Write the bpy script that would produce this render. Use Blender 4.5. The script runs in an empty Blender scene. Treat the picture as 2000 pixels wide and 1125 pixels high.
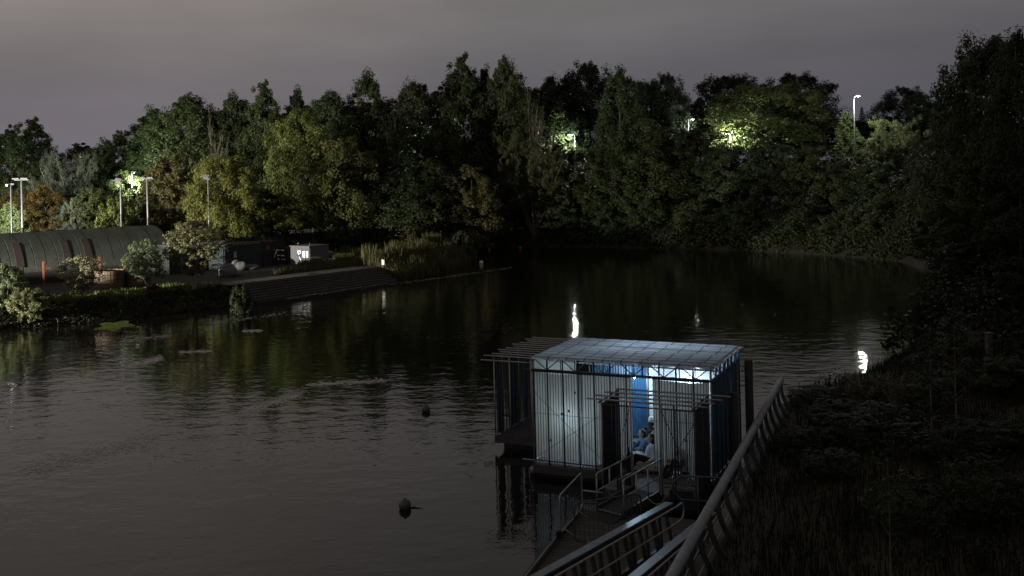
import bpy, bmesh, math, random
import numpy as np
from mathutils import Matrix, Vector

S = bpy.context.scene
COL = S.collection
R = math.radians

# ------------------------------------------------------------------ camera
CAM_H, HORIZON, ROLL, FPX = 9.0, 340.0, 0.025, 1944.44
cd = bpy.data.cameras.new("camera")
cam = bpy.data.objects.new("camera", cd)
COL.objects.link(cam)
cd.sensor_width = 36.0
cd.lens = 35.0
cd.shift_y = -(562.5 - HORIZON) / 2000.0
cd.clip_start = 0.1
cd.clip_end = 3000
cam.matrix_world = Matrix.Translation((0, 0, CAM_H)) @ Matrix.Rotation(R(90), 4, 'X') @ Matrix.Rotation(-ROLL, 4, 'Z')
S.camera = cam

# ------------------------------------------------------------------ sky: overcast night cloud lit by the town
W = bpy.data.worlds.new("World")
S.world = W
W.use_nodes = True
nt = W.node_tree
nt.nodes.clear()
def N(t, tree=None, **kw):
    n = (tree or nt).nodes.new(t)
    for k, v in kw.items():
        setattr(n, k, v)
    return n
L = nt.links.new
tc = N('ShaderNodeTexCoord')
sep = N('ShaderNodeSeparateXYZ')
L(tc.outputs['Generated'], sep.inputs[0])
def mth(op, a, b=None, tree=None, clamp=False):
    t = tree or next((x.id_data for x in (a, b) if hasattr(x, 'id_data')), nt)
    n = t.nodes.new('ShaderNodeMath'); n.operation = op; n.use_clamp = clamp
    for i, x in enumerate((a, b)):
        if x is None: continue
        if isinstance(x, (int, float)): n.inputs[i].default_value = x
        else: t.links.new(x, n.inputs[i])
    return n.outputs[0]
def ramp(fac, stops, tree=None, interp='LINEAR'):
    t = tree or fac.id_data
    n = t.nodes.new('ShaderNodeValToRGB'); n.color_ramp.interpolation = interp
    cr = n.color_ramp
    while len(cr.elements) < len(stops): cr.elements.new(0.5)
    for e, (p, c) in zip(cr.elements, stops):
        e.position = p; e.color = (*c, 1)
    t.links.new(fac, n.inputs[0])
    return n.outputs[0]
zc = ramp(sep.outputs['Z'], [(0.0, (.104, .099, .121)), (0.05, (.114, .108, .127)), (0.11, (.135, .128, .137)), (0.18, (.19, .178, .176)), (0.4, (.25, .234, .225)), (1.0, (.13, .12, .11))])
xc = ramp(mth('MULTIPLY_ADD', sep.outputs['X'], 0.5), [(0, (1, 1, 1)), (1, (1, 1, 1))])
xx = mth('ADD', mth('MULTIPLY', sep.outputs['X'], 0.8), 0.5, clamp=True)
xr = ramp(xx, [(0.0, (1.5, 1.42, 1.38)), (0.3, (1.27, 1.21, 1.17)), (0.5, (1.0, 1.0, 1.0)), (0.75, (.88, .88, .91)), (1.0, (.72, .72, .77))])
mp = N('ShaderNodeMapping')
mp.inputs['Scale'].default_value = (1.6, 1.6, 7.0)
L(tc.outputs['Generated'], mp.inputs[0])
nz = N('ShaderNodeTexNoise')
nz.inputs['Scale'].default_value = 1.7; nz.inputs['Detail'].default_value = 5; nz.inputs['Roughness'].default_value = .5
L(mp.outputs[0], nz.inputs['Vector'])
cl = mth('ADD', mth('MULTIPLY', nz.outputs['Fac'], 0.8), 0.6)
m1 = N('ShaderNodeVectorMath', operation='MULTIPLY'); L(zc, m1.inputs[0]); L(xr, m1.inputs[1])
m2 = N('ShaderNodeVectorMath', operation='SCALE'); L(m1.outputs[0], m2.inputs[0]); L(cl, m2.inputs['Scale'])
bg = N('ShaderNodeBackground'); L(m2.outputs[0], bg.inputs['Color']); bg.inputs['Strength'].default_value = .98
wo = N('ShaderNodeOutputWorld'); L(bg.outputs[0], wo.inputs[0])

# ------------------------------------------------------------------ exposure
S.view_settings.view_transform = 'Standard'
S.view_settings.look = 'None'
S.view_settings.exposure = 0.0
S.view_settings.gamma = 1.0
S.cycles.use_denoising = True
S.cycles.sample_clamp_indirect = 4.0
S.cycles.max_bounces = 6
S.cycles.transparent_max_bounces = 8

FLOOD_POS, FLOOD_AIM, FLOOD_W = (-60, 44, 4.0), (-36, 76, 4.8), 340000.0

# ------------------------------------------------------------------ helpers
CS, SN = math.cos(ROLL), math.sin(ROLL)
def ray(px, py):
    ix, iy = px - 1000.0, py - HORIZON
    return (ix * CS - iy * SN) / FPX, (ix * SN + iy * CS) / FPX
def onz(px, py, z):                       # the point of the photograph at height z
    a, b = ray(px, py)
    Y = (CAM_H - z) / b
    return a * Y, Y
def atd(px, py, D):                       # the point of the photograph at distance D
    a, b = ray(px, py)
    return a * D, CAM_H - b * D

def tag(o, label=None, cat=None, group=None, kind=None):
    if label: o['label'] = label
    if cat: o['category'] = cat
    if group: o['group'] = group
    if kind: o['kind'] = kind
    return o
def empty(name, loc=(0, 0, 0), rz=0.0, label=None, cat=None, group=None):
    o = bpy.data.objects.new(name, None); COL.objects.link(o)
    o.location = loc; o.rotation_euler = (0, 0, rz)
    o.empty_display_size = 0.2
    return tag(o, label, cat, group)
def put(name, mesh, m=None, parent=None, smooth=False):
    o = bpy.data.objects.new(name, mesh); COL.objects.link(o)
    if m is not None and len(mesh.materials) == 0: mesh.materials.append(m)
    if parent is not None: o.parent = parent
    if smooth:
        mesh.polygons.foreach_set('use_smooth', [True] * len(mesh.polygons))
    return o
def copy_tree(o, parent=None):
    c = o.copy(); COL.objects.link(c); c.parent = parent
    for ch in list(o.children): copy_tree(ch, c)
    return c

class MB:                                  # collects shapes and links them as ONE mesh object
    def __init__(self): self.v = []; self.f = []
    def add(self, vs, fs):
        k = len(self.v)
        self.v += [tuple(p) for p in vs]
        self.f += [tuple(i + k for i in f) for f in fs]
        return self
    def box(self, x0, x1, y0, y1, z0, z1):
        return self.add([(x0, y0, z0), (x1, y0, z0), (x1, y1, z0), (x0, y1, z0), (x0, y0, z1), (x1, y0, z1), (x1, y1, z1), (x0, y1, z1)],
                        [(0, 3, 2, 1), (4, 5, 6, 7), (0, 1, 5, 4), (1, 2, 6, 5), (2, 3, 7, 6), (3, 0, 4, 7)])
    def bar(self, p, q, w, h, up=(0, 0, 1)):   # rectangular bar from p to q
        p, q = Vector(p), Vector(q); d = (q - p).normalized()
        s = d.cross(Vector(up))
        if s.length < 1e-4: s = d.cross(Vector((1, 0, 0)))
        s.normalize(); u = s.cross(d).normalized()
        vs = []
        for c in (p, q):
            for a, b in ((-1, -1), (1, -1), (1, 1), (-1, 1)):
                vs.append(c + s * (a * w / 2) + u * (b * h / 2))
        return self.add(vs, [(0, 1, 2, 3), (7, 6, 5, 4), (0, 4, 5, 1), (1, 5, 6, 2), (2, 6, 7, 3), (3, 7, 4, 0)])
    def tube(self, pts, r, n=8, cap=True):
        pts = [Vector(p) for p in pts]
        rs = r if isinstance(r, (list, tuple)) else [r] * len(pts)
        vs = []; prev = None
        for i, p in enumerate(pts):
            d = (pts[min(i + 1, len(pts) - 1)] - pts[max(i - 1, 0)])
            d = d.normalized() if d.length > 1e-9 else Vector((0, 0, 1))
            if prev is None:
                s = d.cross(Vector((0, 0, 1)))
                if s.length < 1e-3: s = d.cross(Vector((1, 0, 0)))
            else:
                s = prev - d * prev.dot(d)
                if s.length < 1e-4: s = d.cross(Vector((0, 0, 1)))
            s.normalize(); prev = s; u = d.cross(s)
            for k in range(n):
                a = 2 * math.pi * k / n
                vs.append(p + (s * math.cos(a) + u * math.sin(a)) * rs[i])
        fs = []
        for i in range(len(pts) - 1):
            for k in range(n):
                a, b = i * n + k, i * n + (k + 1) % n
                fs.append((a, b, b + n, a + n))
        if cap:
            fs.append(tuple(range(n - 1, -1, -1)))
            fs.append(tuple(range((len(pts) - 1) * n, len(pts) * n)))
        return self.add(vs, fs)
    def lathe(self, prof, n=16, c=(0, 0, 0)):
        vs = [(c[0] + r * math.cos(2 * math.pi * k / n), c[1] + r * math.sin(2 * math.pi * k / n), c[2] + z) for r, z in prof for k in range(n)]
        fs = []
        for i in range(len(prof) - 1):
            for k in range(n):
                a, b = i * n + k, i * n + (k + 1) % n
                fs.append((a, b, b + n, a + n))
        fs.append(tuple(range(n - 1, -1, -1))); fs.append(tuple(range((len(prof) - 1) * n, len(prof) * n)))
        return self.add(vs, fs)
    def ball(self, c, r, sx=1, sy=1, sz=1, n=12):
        m = n // 2 + 1
        prof = [(max(1e-4, r * math.sin(math.pi * i / m)), -r * math.cos(math.pi * i / m)) for i in range(m + 1)]
        vs = [(c[0] + sx * q * math.cos(2 * math.pi * k / n), c[1] + sy * q * math.sin(2 * math.pi * k / n), c[2] + sz * z) for q, z in prof for k in range(n)]
        fs = []
        for i in range(m):
            for k in range(n):
                a, b = i * n + k, i * n + (k + 1) % n
                fs.append((a, b, b + n, a + n))
        fs.append(tuple(range(n - 1, -1, -1))); fs.append(tuple(range(m * n, (m + 1) * n)))
        return self.add(vs, fs)
    def prism(self, poly, z0, z1):
        n = len(poly)
        return self.add([(x, y, z0) for x, y in poly] + [(x, y, z1) for x, y in poly],
                        [tuple(range(n - 1, -1, -1)), tuple(range(n, 2 * n))] + [(i, (i + 1) % n, n + (i + 1) % n, n + i) for i in range(n)])
    def build(self, name, m, parent=None, smooth=False, bevel=0.0):
        me = bpy.data.meshes.new(name)
        me.from_pydata(self.v, [], self.f); me.update()
        o = put(name, me, m, parent, smooth)
        if bevel:
            b = o.modifiers.new('bevel', 'BEVEL'); b.width = bevel; b.segments = 2; b.limit_method = 'ANGLE'
        return o

# ------------------------------------------------------------------ materials
def mat(name, col, rough=.6, metal=0.0, var=.25, vscale=3.0, bump=0.0, bscale=20.0, col2=None, spec=.4, stretch=(1, 1, 1), emit=None):
    m = bpy.data.materials.new(name); m.use_nodes = True
    t = m.node_tree; b = t.nodes['Principled BSDF']
    b.inputs['Roughness'].default_value = rough; b.inputs['Metallic'].default_value = metal
    b.inputs['Specular IOR Level'].default_value = spec
    co = t.nodes.new('ShaderNodeTexCoord'); mpn = t.nodes.new('ShaderNodeMapping'); mpn.inputs['Scale'].default_value = stretch
    t.links.new(co.outputs['Object'], mpn.inputs[0])
    n1 = t.nodes.new('ShaderNodeTexNoise'); n1.inputs['Scale'].default_value = vscale; n1.inputs['Detail'].default_value = 6; n1.inputs['Roughness'].default_value = .65
    t.links.new(mpn.outputs[0], n1.inputs['Vector'])
    c2 = col2 or tuple(c * (1 - var) for c in col)
    c1 = tuple(min(1, c * (1 + var * .6)) for c in col) if col2 is None else col
    t.links.new(ramp(n1.outputs['Fac'], [(.32, c2), (.68, c1)], t), b.inputs['Base Color'])
    if bump:
        n2 = t.nodes.new('ShaderNodeTexNoise'); n2.inputs['Scale'].default_value = bscale; n2.inputs['Detail'].default_value = 4
        t.links.new(mpn.outputs[0], n2.inputs['Vector'])
        bp = t.nodes.new('ShaderNodeBump'); bp.inputs['Strength'].default_value = bump; bp.inputs['Distance'].default_value = .02
        t.links.new(n2.outputs['Fac'], bp.inputs['Height']); t.links.new(bp.outputs[0], b.inputs['Normal'])
    if emit:
        b.inputs['Emission Color'].default_value = (*emit[0], 1); b.inputs['Emission Strength'].default_value = emit[1]
    return m
def cloth(name, col, trans=.5, seams=None, var=.12):
    m = bpy.data.materials.new(name); m.use_nodes = True
    t = m.node_tree; t.nodes.clear()
    out = t.nodes.new('ShaderNodeOutputMaterial'); d = t.nodes.new('ShaderNodeBsdfDiffuse'); tr = t.nodes.new('ShaderNodeBsdfTranslucent'); mx = t.nodes.new('ShaderNodeMixShader')
    co = t.nodes.new('ShaderNodeTexCoord')
    n1 = t.nodes.new('ShaderNodeTexNoise'); n1.inputs['Scale'].default_value = 1.3; n1.inputs['Detail'].default_value = 6; n1.inputs['Roughness'].default_value = .6
    t.links.new(co.outputs['Object'], n1.inputs['Vector'])
    c = ramp(n1.outputs['Fac'], [(.3, tuple(x * (1 - var) for x in col)), (.7, tuple(min(1, x * (1 + var)) for x in col))], t)
    if seams:
        br = t.nodes.new('ShaderNodeTexBrick'); t.links.new(co.outputs['Object'], br.inputs['Vector'])
        for k, v in seams.items(): br.inputs[k].default_value = v
        br.offset = .1; br.offset_frequency = 3
        br.inputs['Color1'].default_value = (1, 1, 1, 1); br.inputs['Color2'].default_value = (.86, .86, .88, 1); br.inputs['Mortar'].default_value = (.22, .22, .24, 1)
        vm = t.nodes.new('ShaderNodeVectorMath'); vm.operation = 'MULTIPLY'
        t.links.new(c, vm.inputs[0]); t.links.new(br.outputs['Color'], vm.inputs[1]); c = vm.outputs[0]
    t.links.new(c, d.inputs['Color']); t.links.new(c, tr.inputs['Color'])
    mx.inputs[0].default_value = trans
    t.links.new(d.outputs[0], mx.inputs[1]); t.links.new(tr.outputs[0], mx.inputs[2]); t.links.new(mx.outputs[0], out.inputs[0])
    return m
def leafmat(name, gloss=.05):
    m = bpy.data.materials.new(name); m.use_nodes = True
    t = m.node_tree; t.nodes.clear()
    out = t.nodes.new('ShaderNodeOutputMaterial'); d = t.nodes.new('ShaderNodeBsdfPrincipled'); tr = t.nodes.new('ShaderNodeBsdfTranslucent'); mx = t.nodes.new('ShaderNodeMixShader')
    oi = t.nodes.new('ShaderNodeObjectInfo'); at = t.nodes.new('ShaderNodeAttribute'); at.attribute_name = 'tint'
    k = mth('ADD', mth('MULTIPLY', at.outputs['Fac'], .8), .6, t)
    vm = t.nodes.new('ShaderNodeVectorMath'); vm.operation = 'SCALE'
    t.links.new(oi.outputs['Color'], vm.inputs[0]); t.links.new(k, vm.inputs['Scale'])
    hs = t.nodes.new('ShaderNodeHueSaturation'); t.links.new(vm.outputs[0], hs.inputs['Color'])
    t.links.new(mth('ADD', mth('MULTIPLY', at.outputs['Fac'], -.05), .525, t), hs.inputs['Hue'])
    t.links.new(hs.outputs[0], d.inputs['Base Color']); t.links.new(hs.outputs[0], tr.inputs['Color'])
    d.inputs['Roughness'].default_value = .5; d.inputs['Specular IOR Level'].default_value = .12
    mx.inputs[0].default_value = .3
    t.links.new(d.outputs[0], mx.inputs[1]); t.links.new(tr.outputs[0], mx.inputs[2]); t.links.new(mx.outputs[0], out.inputs[0])
    return m
LEAF = leafmat('leaf')
BARK = mat('bark', (.10, .085, .065), .9, var=.4, vscale=4, bump=.5)
PALEBARK = mat('pale_bark', (.20, .18, .15), .85, var=.35, vscale=4, bump=.4)
GALV = mat('galvanised_steel', (.26, .26, .28), .45, .7, var=.2, vscale=9)
DKSTEEL = mat('dark_steel', (.06, .06, .065), .5, .5, var=.3, vscale=8)
SCAFF = mat('scaffold_tube', (.24, .23, .22), .5, .5, var=.3, vscale=12)
ROD = mat('dark_rod', (.035, .037, .04), .6, .1, var=.3, vscale=10)
WOOD = mat('deck_wood', (.042, .040, .038), .8, var=.4, vscale=2.5, bump=.4, stretch=(1, 6, 1))
GREYWOOD = mat('grey_deck', (.17, .155, .165), .75, var=.3, vscale=2.5, bump=.3, stretch=(1, 6, 1))
HULL = mat('black_float', (.012, .012, .013), .5, var=.2)
CANVAS = cloth('canvas', (.58, .56, .50), .34)
WHITECLOTH = cloth('white_cloth', (.74, .75, .76), .35)
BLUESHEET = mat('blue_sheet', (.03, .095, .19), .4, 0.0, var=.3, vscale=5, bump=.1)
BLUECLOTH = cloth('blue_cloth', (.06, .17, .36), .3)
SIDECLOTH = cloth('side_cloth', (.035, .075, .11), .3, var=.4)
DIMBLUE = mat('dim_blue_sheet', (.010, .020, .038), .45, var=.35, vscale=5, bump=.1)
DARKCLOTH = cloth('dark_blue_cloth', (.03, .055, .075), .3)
ROOFCLOTH = cloth('roof_sheet', (.44, .43, .445), .72, {'Scale': 1.0, 'Brick Width': .56, 'Row Height': .43, 'Mortar Size': .022, 'Mortar Smooth': .3})
WHITEPAINT = mat('white_paint', (.72, .72, .73), .5, var=.12, vscale=3)
CONCRETE = mat('concrete', (.085, .08, .072), .9, var=.35, vscale=1.5, bump=.4)
RUBBER = mat('buoy_rubber', (.05, .05, .058), .45, var=.3, vscale=6)

# ------------------------------------------------------------------ terrain
RIVER = np.array([(-160, 5), (-60, 42), (-32.4, 62.0), (-26.7, 65.6), (-21.5, 70.6), (-19.6, 73.0), (-17.3, 75.4), (-9.4, 87.0), (-6.6, 94), (-5.1, 100.8), (-4.4, 108.6), (-7.3, 114.5), (-4.5, 121),
                  (-.2, 123.2), (6, 121.6), (15, 115.5), (24.4, 108.7), (31, 101), (35.6, 92.7), (34.5, 82), (30.1, 72.9), (26, 63), (22.3, 54.7), (18, 46.5), (13, 40.1), (9.9, 36.3), (8.55, 33.26), (2.36, 17.42), (-6.9, -6.3), (-40, -60), (-160, -60)], float)
RAIL_A, RAIL_B = np.array((2.62, 17.42)), np.array((8.81, 33.26))
def sdf(x, y):                             # distance to the river, positive on land
    x = np.asarray(x, float); y = np.asarray(y, float)
    d = np.full(x.shape, 1e9); ins = np.zeros(x.shape, bool)
    n = len(RIVER)
    for i in range(n):
        a, b = RIVER[i], RIVER[(i + 1) % n]; e = b - a
        t = np.clip(((x - a[0]) * e[0] + (y - a[1]) * e[1]) / (e @ e), 0, 1)
        d = np.minimum(d, np.hypot(x - a[0] - t * e[0], y - a[1] - t * e[1]))
        c = ((a[1] > y) != (b[1] > y)) & (x < (b[0] - a[0]) * (y - a[1]) / ((b[1] - a[1]) if b[1] != a[1] else 1e-9) + a[0])
        ins ^= c
    return np.where(ins, -d, d)
def ss(a, b, x):
    t = np.clip((x - a) / (b - a), 0, 1); return t * t * (3 - 2 * t)
def ground(x, y):
    x = np.asarray(x, float); y = np.asarray(y, float)
    d = sdf(x, y)
    left = ss(6, -3, x) * ss(20, 40, y)
    quay = ss(40, 35, y) * ss(-12, -8, x)
    w = 3.3 * left + (1 - left) * (0.28 * quay + (1 - quay) * 1.6)
    h = (1.1 * left + .9 * (1 - left)) * np.clip(ss(0, 1, d / w), 0, 1)
    gate = np.maximum(ss(104, 150, y), ss(-6, 8, x))
    amp = 9.0 * (.45 + .55 * ss(-50, 10, x))
    hill = amp * gate * ss(3, 44, d) * (1 - .5 * ss(50, 20, y))
    dl = np.minimum(d, 0) * .5
    # a hollow under the stone steps
    q = np.array((-20.76, 76.1)); u = np.array((.6, .8)); nn = np.array((.8, -.6))
    s = (x - q[0]) * u[0] + (y - q[1]) * u[1]; o = (x - q[0]) * nn[0] + (y - q[1]) * nn[1]
    st = ss(-2.2, -1.4, s) * ss(15, 14.2, s) * ss(-.25, .15, o) * (d > -.5)
    return h + hill + np.maximum(dl, -2.0) - .45 * st
def g1(x, y): return float(ground(np.array([x]), np.array([y]))[0])

def grid_mesh(name, xs, ys, zf):
    X, Y = np.meshgrid(xs, ys); Z = zf(X, Y)
    v = np.stack([X, Y, Z], -1).reshape(-1, 3)
    nx, ny = len(xs), len(ys)
    i = np.arange((ny - 1) * nx).reshape(ny - 1, nx)[:, :-1].reshape(-1)
    f = np.stack([i, i + 1, i + nx + 1, i + nx], -1)
    return np_mesh(name, v, f)
def np_mesh(name, v, f, tint=None):
    me = bpy.data.meshes.new(name)
    k = f.shape[1]
    me.vertices.add(len(v)); me.vertices.foreach_set('co', v.astype(np.float32).ravel())
    me.loops.add(f.size); me.loops.foreach_set('vertex_index', f.astype(np.int32).ravel())
    me.polygons.add(len(f)); me.polygons.foreach_set('loop_start', np.arange(0, f.size, k, dtype=np.int32))
    me.polygons.foreach_set('loop_total', np.full(len(f), k, np.int32))
    if tint is not None:
        a = me.attributes.new('tint', 'FLOAT', 'FACE'); a.data.foreach_set('value', tint.astype(np.float32))
    me.update(calc_edges=True); me.validate()
    return me
rng = np.random.default_rng(7)
def bumpy(x, y):
    return .06 * np.sin(x * 1.7 + 1.3 * np.sin(y * .9)) * np.sin(y * 1.3 + np.sin(x * .7)) + .04 * np.sin(x * 4.1 + y * 2.3)
SOIL = mat('grassy_soil', (.018, .019, .009), .95, var=.4, vscale=.8, bump=.6, bscale=6, col2=(.014, .012, .008))
xs = np.concatenate([np.arange(-180, -48, 4.0), np.arange(-48, 56, .6), np.arange(56, 220, 5.0)])
ys = np.concatenate([np.arange(-60, 8, 4.0), np.arange(8, 132, .6), np.arange(132, 420, 4.0)])
def tz(X, Y):
    D = sdf(X, Y); return ground(X, Y) + bumpy(X, Y) * ss(.2, 2, D) * (1 - ss(3.5, 5, D) * ss(0, -6, X) * ss(110, 100, Y))
gm = grid_mesh('ground', xs, ys, tz)
tag(put('ground', gm, SOIL, smooth=True), 'dark grassy river banks and wooded slopes round the water', kind='structure')

# water
wm = bpy.data.materials.new('river_water'); wm.use_nodes = True
t = wm.node_tree; b = t.nodes['Principled BSDF']
b.inputs['Base Color'].default_value = (.006, .0058, .005, 1); b.inputs['IOR'].default_value = 1.333; b.inputs['Roughness'].default_value = .03
co = t.nodes.new('ShaderNodeTexCoord')
def wnoise(scale, stretch, detail, rough=.55):
    mpn = t.nodes.new('ShaderNodeMapping'); mpn.inputs['Scale'].default_value = stretch; mpn.inputs['Rotation'].default_value = (0, 0, .35)
    t.links.new(co.outputs['Object'], mpn.inputs[0])
    n = t.nodes.new('ShaderNodeTexNoise'); n.inputs['Scale'].default_value = scale; n.inputs['Detail'].default_value = detail; n.inputs['Roughness'].default_value = rough
    t.links.new(mpn.outputs[0], n.inputs['Vector']); return n.outputs['Fac']
big = wnoise(.055, (1, .6, 1), 3)
patch = mth('ADD', mth('MULTIPLY', ramp(big, [(.38, (0, 0, 0)), (.66, (1, 1, 1))], t), .9), .08, t)
w1 = wnoise(1.1, (.8, 1.2, 1), 3); w2 = wnoise(4.0, (.8, 1.2, 1), 3); w3 = wnoise(.22, (.7, 1.3, 1), 2)
hgt = mth('ADD', mth('ADD', mth('MULTIPLY', w1, .017, t), mth('MULTIPLY', w2, .006, t), t), mth('MULTIPLY', w3, .04, t), t)
hgt = mth('ADD', mth('MULTIPLY', hgt, patch, t), mth('MULTIPLY', w1, .0145, t), t)
bp = t.nodes.new('ShaderNodeBump'); bp.inputs['Strength'].default_value = 1.0; bp.inputs['Distance'].default_value = 1.0
t.links.new(hgt, bp.inputs['Height']); t.links.new(bp.outputs[0], b.inputs['Normal'])
me = bpy.data.meshes.new('river_water'); me.from_pydata([(-180, -60, 0), (120, -60, 0), (120, 135, 0), (-180, 135, 0)], [], [(0, 1, 2, 3)])
tag(put('river_water', me, wm), 'dark rippled river water', kind='structure')

# ------------------------------------------------------------------ foliage
def leaves(cent, crad, per, size, squash=.95, up=.45, seed=0, outward=None, droop=0.0, aspect=.62):
    r = np.random.default_rng(seed)
    n = len(cent) * per
    c = np.repeat(cent, per, 0); rad = np.repeat(crad, per)
    g = r.normal(size=(n, 3)); g /= np.linalg.norm(g, axis=1, keepdims=True)
    rr = r.random(n) ** .45
    p = c + g * (rad * rr)[:, None] * np.array([1, 1, squash])
    p[:, 2] -= droop * rad * r.random(n)
    o = g.copy() if outward is None else g * .6 + (p - outward) / (np.linalg.norm(p - outward, axis=1, keepdims=True) + 1e-6) * .7
    nn = o + np.array([0, 0, up]) + r.normal(size=(n, 3)) * .45
    nn /= np.linalg.norm(nn, axis=1, keepdims=True)
    a = np.cross(nn, r.normal(size=(n, 3))); a /= np.linalg.norm(a, axis=1, keepdims=True); bb = np.cross(nn, a)
    s = size * (.55 + .9 * r.random(n))[:, None]
    q = np.stack([p + a * s, p + bb * s * aspect, p - a * s * .9, p - bb * s * aspect], 1).reshape(-1, 3)
    tint = np.clip(np.repeat(r.random(len(cent)), per) * .5 + r.random(n) * .5, 0, 1)
    return q, np.arange(n * 4).reshape(n, 4), tint

def profile(kind, t):
    if kind == 'round': return np.sqrt(np.clip(1 - ((t - .45) / .55) ** 2, 0, 1))
    if kind == 'oak': return np.clip(1 - np.abs((t - .42) / .6) ** 2.6, 0, 1) ** .5
    if kind == 'spire': return np.clip((1 - t) * 1.3, 0, 1) ** .55 * np.clip(.7 + t * 2, 0, 1)
    if kind == 'column': return np.clip(1 - np.abs((t - .4) / .6) ** 2.2, 0, 1) ** .6
    if kind == 'vase': return np.clip(.35 + t * 1.1, 0, 1) * np.sqrt(np.clip(1 - (np.clip(t - .55, 0, 1) / .45) ** 2, 0, 1))
    return np.clip(1 - t, 0, 1) ** .85
def make_tree(kind, H, Wd, seed, t0=.16, lobes=16, per_lobe=9, per=105, leaf=.155, trunk_r=.22, stems=1, bark=None, lean=.0, spread=1.0, limb=True):
    r = np.random.default_rng(seed); rd = random.Random(seed)
    # lobes on the envelope, clusters on each lobe's outside
    cents = []; rads = []; tips = []
    for i in range(lobes):
        tt = (i + r.random()) / lobes
        tt = tt ** .85
        Rr = profile(kind, tt) * Wd / 2
        an = i * 2.399 + r.random() * .9
        rad = max(Wd * .10, Rr * (.36 + .22 * r.random())) * (1.0 if kind != 'spire' else .8)
        off = max(0, Rr - rad * .55) * (.75 + .35 * r.random())
        zc_ = H * (t0 + (1 - t0) * tt) - rad * .35
        if kind == 'spire': zc_ += H * .02 * r.normal()
        c = np.array([math.cos(an) * off + lean * zc_, math.sin(an) * off, zc_])
        tips.append(c)
        for k in range(per_lobe):
            g = r.normal(size=3); g[2] = abs(g[2]) * .9 - .25; g /= np.linalg.norm(g)
            cents.append(c + g * rad * np.array([1, 1, 1.0]) * (.45 + .6 * r.random())); rads.append(rad * (.24 + .26 * r.random()))
    for k in range(lobes * 5):               # a loose fill between the lobes
        tt = r.random() ** (1.1 if kind == 'spire' else .8); Rr = profile(kind, tt) * Wd / 2; an = r.random() * 6.283; q = .35 + .6 * r.random() ** .6
        cents.append(np.array([math.cos(an) * Rr * q, math.sin(an) * Rr * q, H * (t0 + (1 - t0) * tt * .97)])); rads.append(Wd * (.05 + .05 * r.random()) * (.55 + .45 * profile(kind, tt)))
    # shoots that break the outline
    for k in range(lobes):
        tt = .35 + .65 * r.random(); Rr = profile(kind, tt) * Wd / 2; an = r.random() * 6.283
        p = np.array([math.cos(an) * Rr, math.sin(an) * Rr, H * (t0 + (1 - t0) * tt) + H * .02])
        cents.append(p); rads.append(Wd * .045 * (1 + r.random()))
    tp = 4 if kind in ('spire', 'column') else 2
    for k in range(tp):
        cents.append(np.array([r.normal() * Wd * .05 + lean * H, r.normal() * Wd * .05, H * (.93 + .022 * k)])); rads.append(Wd * (.075 - .011 * k))
    cents = np.array(cents); rads = np.array(rads)
    v, f, ti = leaves(cents, rads, per, leaf, seed=seed, outward=np.array([0, 0, H * .45]))
    crown = np_mesh('crown', v, f, ti); crown.materials.append(LEAF)
    mb = MB()
    for s_ in range(stems):
        a0 = s_ * 2.4 + .3; sp = 0 if stems == 1 else .35 * spread * Wd / 2
        pts = []; k = 7
        for i in range(k + 1):
            q = i / k
            pts.append((math.cos(a0) * sp * q + lean * H * q + rd.uniform(-.1, .1) * q * Wd * .1, math.sin(a0) * sp * q + rd.uniform(-.1, .1) * q * Wd * .1, H * .86 * q - (.25 if i == 0 else 0)))
        mb.tube(pts, [trunk_r * (1.25 if i == 0 else 1 - .85 * i / k) for i in range(k + 1)], 7)
        if limb:
            for c in tips[s_::stems]:
                zb = max(H * .12, c[2] - .55 * math.hypot(c[0], c[1]) - H * .05); q = min(.95, zb / (H * .86)); j = min(k - 1, int(q * k)); fr = q * k - j
                b0 = Vector(pts[j]).lerp(Vector(pts[j + 1]), fr); e = Vector(c)
                mid = b0.lerp(e, .5) + Vector((rd.uniform(-.2, .2), rd.uniform(-.2, .2), .12 * (e - b0).length))
                r0 = trunk_r * (1 - .8 * q) * .55
                mb.tube([b0, mid, e], [r0, r0 * .6, r0 * .2], 5)
                for kk in range(2):
                    e2 = mid.lerp(e, .3 + .4 * kk) + Vector((rd.uniform(-1, 1), rd.uniform(-1, 1), rd.uniform(.1, .8))) * Wd * .09
                    mb.tube([mid.lerp(e, .15 + .35 * kk), e2], [r0 * .4, r0 * .12], 4)
    tm = bpy.data.meshes.new('trunk'); tm.from_pydata(mb.v, [], mb.f); tm.materials.append(bark or BARK)
    return crown, tm, H, Wd
def make_bare(H, Wd, seed, bark):
    rd = random.Random(seed); mb = MB()
    def grow(p, d, l, rad, lev):
        q = p + d * l; mb.tube([p, p.lerp(q, .5) + Vector((rd.uniform(-.04, .04), rd.uniform(-.04, .04), 0)) * l, q], [rad, rad * .8, rad * .62], 5)
        if lev == 0: return
        for i in range(3 if lev > 1 else 4):
            a = rd.uniform(0, 6.28); s = rd.uniform(.55, 1.1)
            nd = (d + Vector((math.cos(a), math.sin(a), .25)) * s).normalized()
            grow(p.lerp(q, rd.uniform(.45, 1)), nd, l * rd.uniform(.5, .75), rad * .55, lev - 1)
        grow(q, (d + Vector((rd.uniform(-.1, .1), rd.uniform(-.1, .1), .1))).normalized(), l * .8, rad * .62, lev - 1)
    grow(Vector((0, 0, -.2)), Vector((0, 0, 1)), H * .3, .16, 4)
    zs = max(p[2] for p in mb.v); xm = max(abs(p[0]) for p in mb.v)
    mb.v = [(p[0] * Wd / 2 / xm, p[1] * Wd / 2 / xm, p[2] * H / zs) for p in mb.v]
    tm = bpy.data.meshes.new('trunk'); tm.from_pydata(mb.v, [], mb.f); tm.materials.append(bark)
    return tm
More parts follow.
